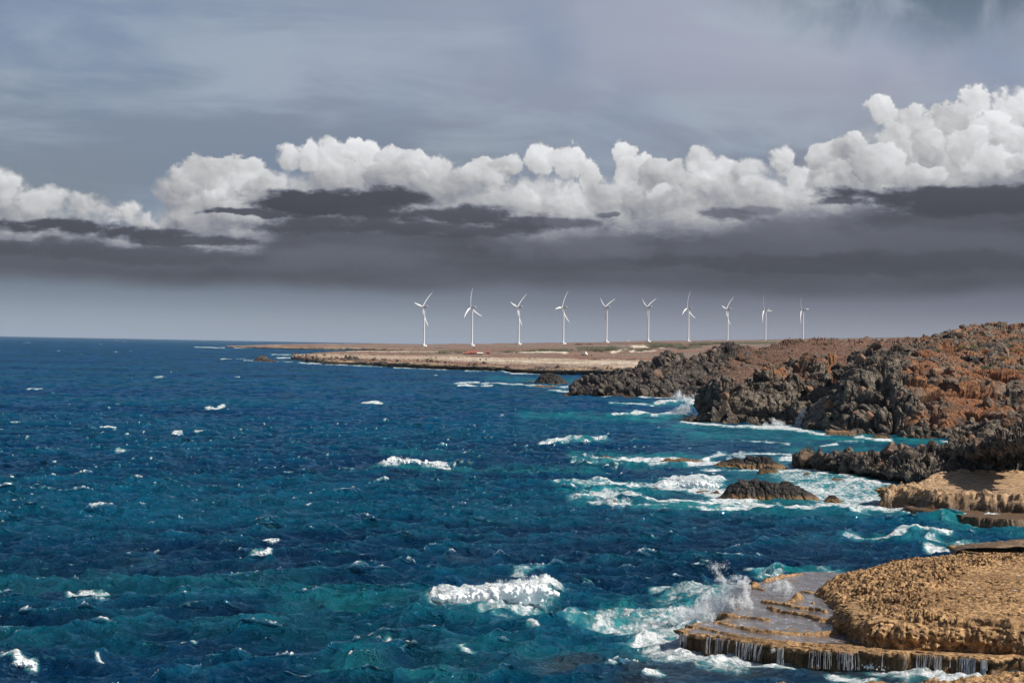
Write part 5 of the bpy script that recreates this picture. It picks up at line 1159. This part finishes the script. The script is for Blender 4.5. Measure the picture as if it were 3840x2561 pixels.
# ---------------------------------------------------------------- things on the land
def seen(land, px, py):
    o, P, N = land; x, y = project(P); e = np.hypot(x-px, (y-py)*1.0); m = e < e.min()+2.5
    d = np.where(m, P[..., 1], 1e9); k = np.unravel_index(np.argmin(d), d.shape); return P[k], N[k]
def leaf_mat(name, a, b_):
    m, t, b = new_mat(name); P = t.n.new('ShaderNodeNewGeometry').outputs['Position']
    t.put(b.inputs['Base Color'], t.mix(t.noise(P, .6, 3, .6), a, b_)); b.inputs['Roughness'].default_value = .8; return m
MAT['scrub'] = leaf_mat('scrub_leaves', (.035, .050, .022), (.12, .12, .055))
MAT['succ'] = leaf_mat('shrub_leaves', (.07, .10, .02), (.26, .27, .09))
def bush(p, w, h, n, ls, name, label, cat, mat, group, seed, dep=None):
    r = R(seed); a = r.rand(n)*2*math.pi; e = np.arccos(r.rand(n)); rr = (.55+.5*r.rand(n))*(1+.35*np.sin(a*3+seed)+.2*np.sin(a*7))
    q = np.stack([np.cos(a)*np.sin(e)*rr*w/2, np.sin(a)*np.sin(e)*rr*(dep or w*.7)/2, np.cos(e)*rr*h*(.7+.5*vnoise(np.stack([a*2, e*3, 0*a], -1), seed))], -1)
    V = (q[:, None]+r.randn(n, 3, 3)*ls*.55).reshape(-1, 3); V[:, 2] = np.maximum(V[:, 2], -.1)
    o = mesh_obj(name, V, np.arange(3*n).reshape(-1, 3), mat); o.location = tuple(p); return tag(o, label, cat, group)
DUNE = [(2045,1311,70,9,'scrub mound left of the low white sand strip'),(1990,1314,40,5,'low scrub patch at the left end of the white sand strip'),(2100,1313,60,7,'scrub mound between the sand strip and the pale round hut'),(2235,1310,70,16,'large dark green bush mound right of the pale round hut'),
 (2285,1306,60,17,'dark green bush mound joined to the large one beside the left dune'),(2345,1309,40,9,'green bush on the leftmost white dune'),(2400,1312,50,7,'flat green bush in the middle of the white dunes'),(2420,1306,40,7,'green bush between two white dunes'),
 (2455,1297,60,14,'tall green bush mound behind the middle dune below the sixth turbine'),(2505,1295,60,14,'green bush mound above the right hand dune'),(2560,1301,60,12,'dark bush mound right of the white dunes'),(2600,1292,50,7,'scrub patch beyond the small rightmost sand strip'),
 (2640,1290,60,7,'grey green scrub below the eighth turbine'),(2700,1285,60,6,'grey green scrub on the skyline between the seventh and eighth turbines'),(2170,1287,40,6,'dark scrub on the skyline right of the fourth turbine'),(2210,1286,30,5,'small dark scrub on the skyline left of the fifth turbine'),
 (1720,1320,44,4,'scrub strip behind the red roofed building'),(1900,1318,50,4,'scrub strip right of the small red hut'),(1660,1321,60,4,'scrub strip left of the red roofed building'),(2190,1330,30,5,'dry bush below the pale round hut'),(2230,1345,44,4,'dry scrub patch alone on the reddish flat'),(2370,1345,40,4,'dry scrub patch on the reddish flat near the rocky point')]
for i, (x, y, w, h, lab) in enumerate(DUNE):
    p, nn = seen(LP, x, y+h*.4); s = p[1]/8000
    bush(p, w*s, h*s*1.0, 900, .028*w*s, 'bush', lab, 'bush', MAT['scrub'], 'bushes on the dunes and the plain', 900+i, dep=w*s*1.4)
SH = [(3520,1320,'green shrub left of the upper boulders on the rust slope'),(3610,1306,'green shrub patch high on the rust slope, left of two others'),(3655,1308,'yellow green shrub in the middle of the high row on the rust slope'),(3790,1300,'green shrub high on the rust slope near the right edge'),(3820,1320,'green shrub just below the one near the right edge'),
 (3770,1355,'yellow green shrub in the middle right of the rust slope'),(3700,1380,'small shrub beside a dark boulder on the rust slope'),(3830,1390,'pale green shrub lowest at the right edge of the rust slope'),(3690,1262,'dark shrub near the summit of the large headland'),(3800,1275,'dark shrub band below the summit at the right edge')]
for i, (x, y, lab) in enumerate(SH):
    p, nn = seen(RH, x, y); s = p[1]/8000
    bush(p+np.array([0, 0, .3]), 34*s, 8*s, 500, 1.8*s, 'shrub', lab, 'shrub', MAT['succ'] if i < 8 else MAT['scrub'], 'shrubs on the rust slope', 950+i)
for i, (x, y, w, lab) in enumerate([(2800,1345,40,'dark shrub on the brown slope behind the middle headland'),(2720,1335,60,'dark scrub in the hollow of the distant rocky point'),(3077,1355,30,'round green shrub behind the crest of the middle headland'),(2850,1322,60,'flat scrub in the dip right of the distant rocky point'),(3000,1284,60,'dark scrub round the outcrop below the rightmost turbine'),(3090,1290,50,'dark scrub strip on the brown slope right of the outcrop')]):
    p, nn = seen(MP, x, y); s = p[1]/8000
    bush(p, w*s, 9*s, 700, 1.4*s, 'shrub', lab, 'shrub', MAT['scrub'], 'shrubs on the brown slope', 970+i, dep=w*s)

def box(x0, x1, y0, y1, z0, z1):
    V = np.array([[x, y, z] for z in (z0, z1) for y in (y0, y1) for x in (x0, x1)], float)
    return V, np.array([[0, 2, 3, 1], [4, 5, 7, 6], [0, 1, 5, 4], [2, 6, 7, 3], [0, 4, 6, 2], [1, 3, 7, 5]])
MAT['red'] = simple_mat('red_roof', (.42, .12, .09), .6, .2, .3); MAT['cream'] = simple_mat('cream_wall', (.62, .52, .42), .8, .1, .3)
MAT['tent'] = simple_mat('pale_awning', (.78, .76, .72), .7, .05, .3); MAT['dark'] = simple_mat('dark_glass', (.03, .035, .04), .2, .1, 1); MAT['paint'] = simple_mat('white_paint', (.78, .8, .82), .35, .04, .5)
MAT['tyre'] = simple_mat('tyre_rubber', (.03, .03, .03), .9, .1, 2); MAT['stone'] = simple_mat('pale_stone', (.72, .64, .54), .9, .15, 4); MAT['wood'] = simple_mat('driftwood', (.20, .11, .06), .9, .3, 5); MAT['hut'] = simple_mat('hut_red', (.42, .13, .10), .7, .1, .4)
def gable(x0, x1, y0, y1, z0, z1):
    ym = (y0+y1)/2
    V = np.array([[x0,y0,z0],[x1,y0,z0],[x1,y1,z0],[x0,y1,z0],[x0+1,ym,z1],[x1-1,ym,z1],[x0,y0,z0-.3],[x1,y0,z0-.3],[x1,y1,z0-.3],[x0,y1,z0-.3]], float)
    return V, np.array([[0,1,5,4],[2,3,4,5],[3,0,4,4],[1,2,5,5],[0,6,7,1],[1,7,8,2],[2,8,9,3],[3,9,6,0],[6,9,8,7]])
def building(px, py, w, h, label, wallm, roofm, windows=3, name='roadside_building', dp=8):
    p, nn = seen(LP, px, py); s = p[1]/8000; W, Hh = w*s, h*s
    e = empty(name, tuple(p)); tag(e, label, 'building')
    Vw, Fw = box(-W/2, W/2, 0, dp, -1, Hh*.58); mesh_obj('wall', Vw, Fw, MAT[wallm], e)
    Vr, Fr = gable(-W/2-.8, W/2+.8, -1.4, dp+1, Hh*.56, Hh); Fr2 = Fr
    import bmesh
    me = bpy.data.meshes.new('roof'); me.from_pydata(Vr.tolist(), [], [list(dict.fromkeys(f)) for f in Fr2.tolist()]); me.materials.append(MAT[roofm]); r = bpy.data.objects.new('roof', me); C.objects.link(r); r.parent = e
    for k in range(windows):
        x = -W/2+W*(k+.5)/windows; Vv, Fv = box(x-W/windows*.28, x+W/windows*.28, -.06, .04, Hh*.12, Hh*.44); mesh_obj('window', Vv, Fv, MAT['dark'], e)
    return e
building(1771, 1327, 40, 13, 'long low building with red roof on the coastal plain', 'cream', 'red', 4)
building(1748, 1327, 16, 7, 'small red roofed annex at the left end of the long low building', 'cream', 'red', 2)
building(1799, 1327, 20, 8, 'open pale awning shelter right of the red roofed building', 'cream', 'tent', 3, 'awning_shelter')
building(1829, 1325, 12, 10, 'small square red hut right of the pale awning', 'hut', 'red', 1, 'red_hut')
p, _ = seen(LP, 2194, 1327); s = p[1]/8000
V, Fc = ring_tube([(0, 0, z*s) for z in (-3, 3, 7, 10, 12)], [(r*s, r*s) for r in (8, 7.5, 5.5, 2.5, .3)], 16); o = mesh_obj('round_hut', V, Fc, MAT['tent'], smooth=True); o.location = tuple(p); tag(o, 'pale conical rock mound beside the dark green bushes', 'rock mound'); o.name = 'rock_mound'
# parked truck on the skyline
p = at_d(2357, 1284, 3600); s = 3600/8000
e = empty('truck', tuple(p)); tag(e, 'white box truck parked on the skyline between the fifth and sixth turbines', 'truck')
mesh_obj('cargo_box', *box(-3.6*1.0, 2.2, -1.2, 1.2, .9, 3.9), MAT['paint'], e)
cabv = np.array([[-5.4,-1.1,.7],[-3.7,-1.1,.7],[-3.7,1.1,.7],[-5.4,1.1,.7],[-4.9,-1.05,2.9],[-3.7,-1.05,2.9],[-3.7,1.05,2.9],[-4.9,1.05,2.9]]); c = mesh_obj('cab', cabv, np.array([[0,3,2,1],[4,5,6,7],[0,1,5,4],[1,2,6,5],[2,3,7,6],[3,0,4,7]]), MAT['paint'], e)
mesh_obj('side_window', *box(-4.8, -3.9, -1.16, -1.09, 1.8, 2.6), MAT['dark'], c)
for x in (-4.5, -1.5, 1.2):
    for y in (-1.15, 1.15):
        a = np.linspace(0, 2*math.pi, 17)[:-1]; V = np.array([[x+.5*math.cos(t), y+q, .5+.5*math.sin(t)] for q in (-.14, .14) for t in a]+[[x, y-.14, .5], [x, y+.14, .5]])
        Fq = np.array([[i, (i+1) % 16, 16+(i+1) % 16, 16+i] for i in range(16)]+[[32, (i+1) % 16, i, i] for i in range(0)]); me = bpy.data.meshes.new('wheel'); me.from_pydata(V.tolist(), [], Fq.tolist()+[list(range(15, -1, -1)), list(range(16, 32))]); me.materials.append(MAT['tyre']); w = bpy.data.objects.new('wheel', me); C.objects.link(w); w.parent = e

# stones and driftwood left on top of the tan mound
ST = [(3430,2155,14),(3508,2155,16),(3620,2185,10),(3640,2187,22),(3672,2186,12),(3535,2206,14),(3560,2205,16),(3527,2220,10),(3545,2219,8),(3480,2230,14),(3670,2205,20),(3720,2228,18),(3683,2239,20),(3805,2215,26),(3820,2160,22),(3700,2182,8),(3587,2200,9),(3620,2277,9),(3690,2298,12),(3786,2305,10),(3755,2110,14),(3590,2233,8)]
NUM = ['first', 'second', 'third', 'fourth', 'fifth', 'sixth', 'seventh', 'eighth', 'ninth', 'tenth', 'eleventh', 'twelfth', 'thirteenth', 'fourteenth']
STL = [''] * len(ST)
for half, nm in ((0, 'back'), (1, 'front')):
    ii = sorted([i for i in range(len(ST)) if (ST[i][1] > 2210) == bool(half)], key=lambda i: ST[i][0])
    for k, i in enumerate(ii): STL[i] = f"{NUM[min(k, 13)]} pale flat stone from the left on the {nm} half of the tan mound"
for i, (x, y, w) in enumerate(ST):
    k = np.argmin(np.hypot(*(np.array(project(NLP))-np.array([x, y])[:, None, None])).ravel()+(NLP[..., 2].ravel() < 2)*1e3); p = NLP.reshape(-1, 3)[k]; s = p[1]/8000
    me = PM['near'][i % 14].copy(); me.materials.clear(); me.materials.append(MAT['stone']); o = bpy.data.objects.new('pale_stone', me); C.objects.link(o)
    o.location = (p[0], p[1], p[2]+w*s*.08); o.scale = (w*s*.5, w*s*.42, w*s*.16); o.rotation_euler = (0, 0, i*1.7); tag(o, STL[i], 'stone', 'pale stones scattered on the tan mound')
def log(pts, rad, label, mat, seed):
    V = []; pp = []
    for x, y in pts:
        k = np.argmin(np.hypot(*(np.array(project(NLP))-np.array([x, y])[:, None, None])).ravel()+(NLP[..., 2].ravel() < 2)*1e3); pp.append(NLP.reshape(-1, 3)[k]+np.array([0, 0, rad*.8]))
    pp = interp_rows(np.array(pp), 16); n = 8
    for i, c in enumerate(pp):
        rr = rad*(1-.5*abs(i/15-.4)); V += [[c[0], c[1]+rr*math.cos(a), c[2]+rr*math.sin(a)] for a in np.linspace(0, 2*math.pi, n, endpoint=False)]
    Fc = np.array([[i*n+j, i*n+(j+1) % n, (i+1)*n+(j+1) % n, (i+1)*n+j] for i in range(15) for j in range(n)])
    tag(mesh_obj('driftwood', np.array(V), Fc, mat, smooth=True), label, 'driftwood')
log([(3545,2242),(3575,2246),(3597,2245)], .06, 'dark red brown driftwood branch in the middle of the tan mound', MAT['wood'], 1)
log([(3560,2158),(3600,2154),(3632,2156)], .035, 'long pale bleached stick near the back of the tan mound', MAT['stone'], 2)
log([(3530,2286),(3560,2287),(3582,2287)], .04, 'short dark stick near the front rim of the tan mound', MAT['wood'], 3)
log([(3370,2230),(3400,2228),(3425,2224)], .03, 'thin brown stick on the left part of the tan mound', MAT['wood'], 4)

# ---------------------------------------------------------------- sea air
def haze():
    V, Fc = box(-9500, 9500, -300, 26600, -4, 175)
    m = bpy.data.materials.new('sea_haze'); m.use_nodes = True; t = NT(m.node_tree); t.n.clear()
    o = t.n.new('ShaderNodeOutputMaterial'); v = t.n.new('ShaderNodeVolumePrincipled'); t.l.new(v.outputs[0], o.inputs['Volume'])
    v.inputs['Color'].default_value = (.62, .72, .86, 1); v.inputs['Density'].default_value = 1.5e-5; v.inputs['Anisotropy'].default_value = .0
    h = mesh_obj('haze', V, Fc, m); tag(h, 'thin pale sea haze over the water and the far coast', 'haze', kind='stuff')
haze()
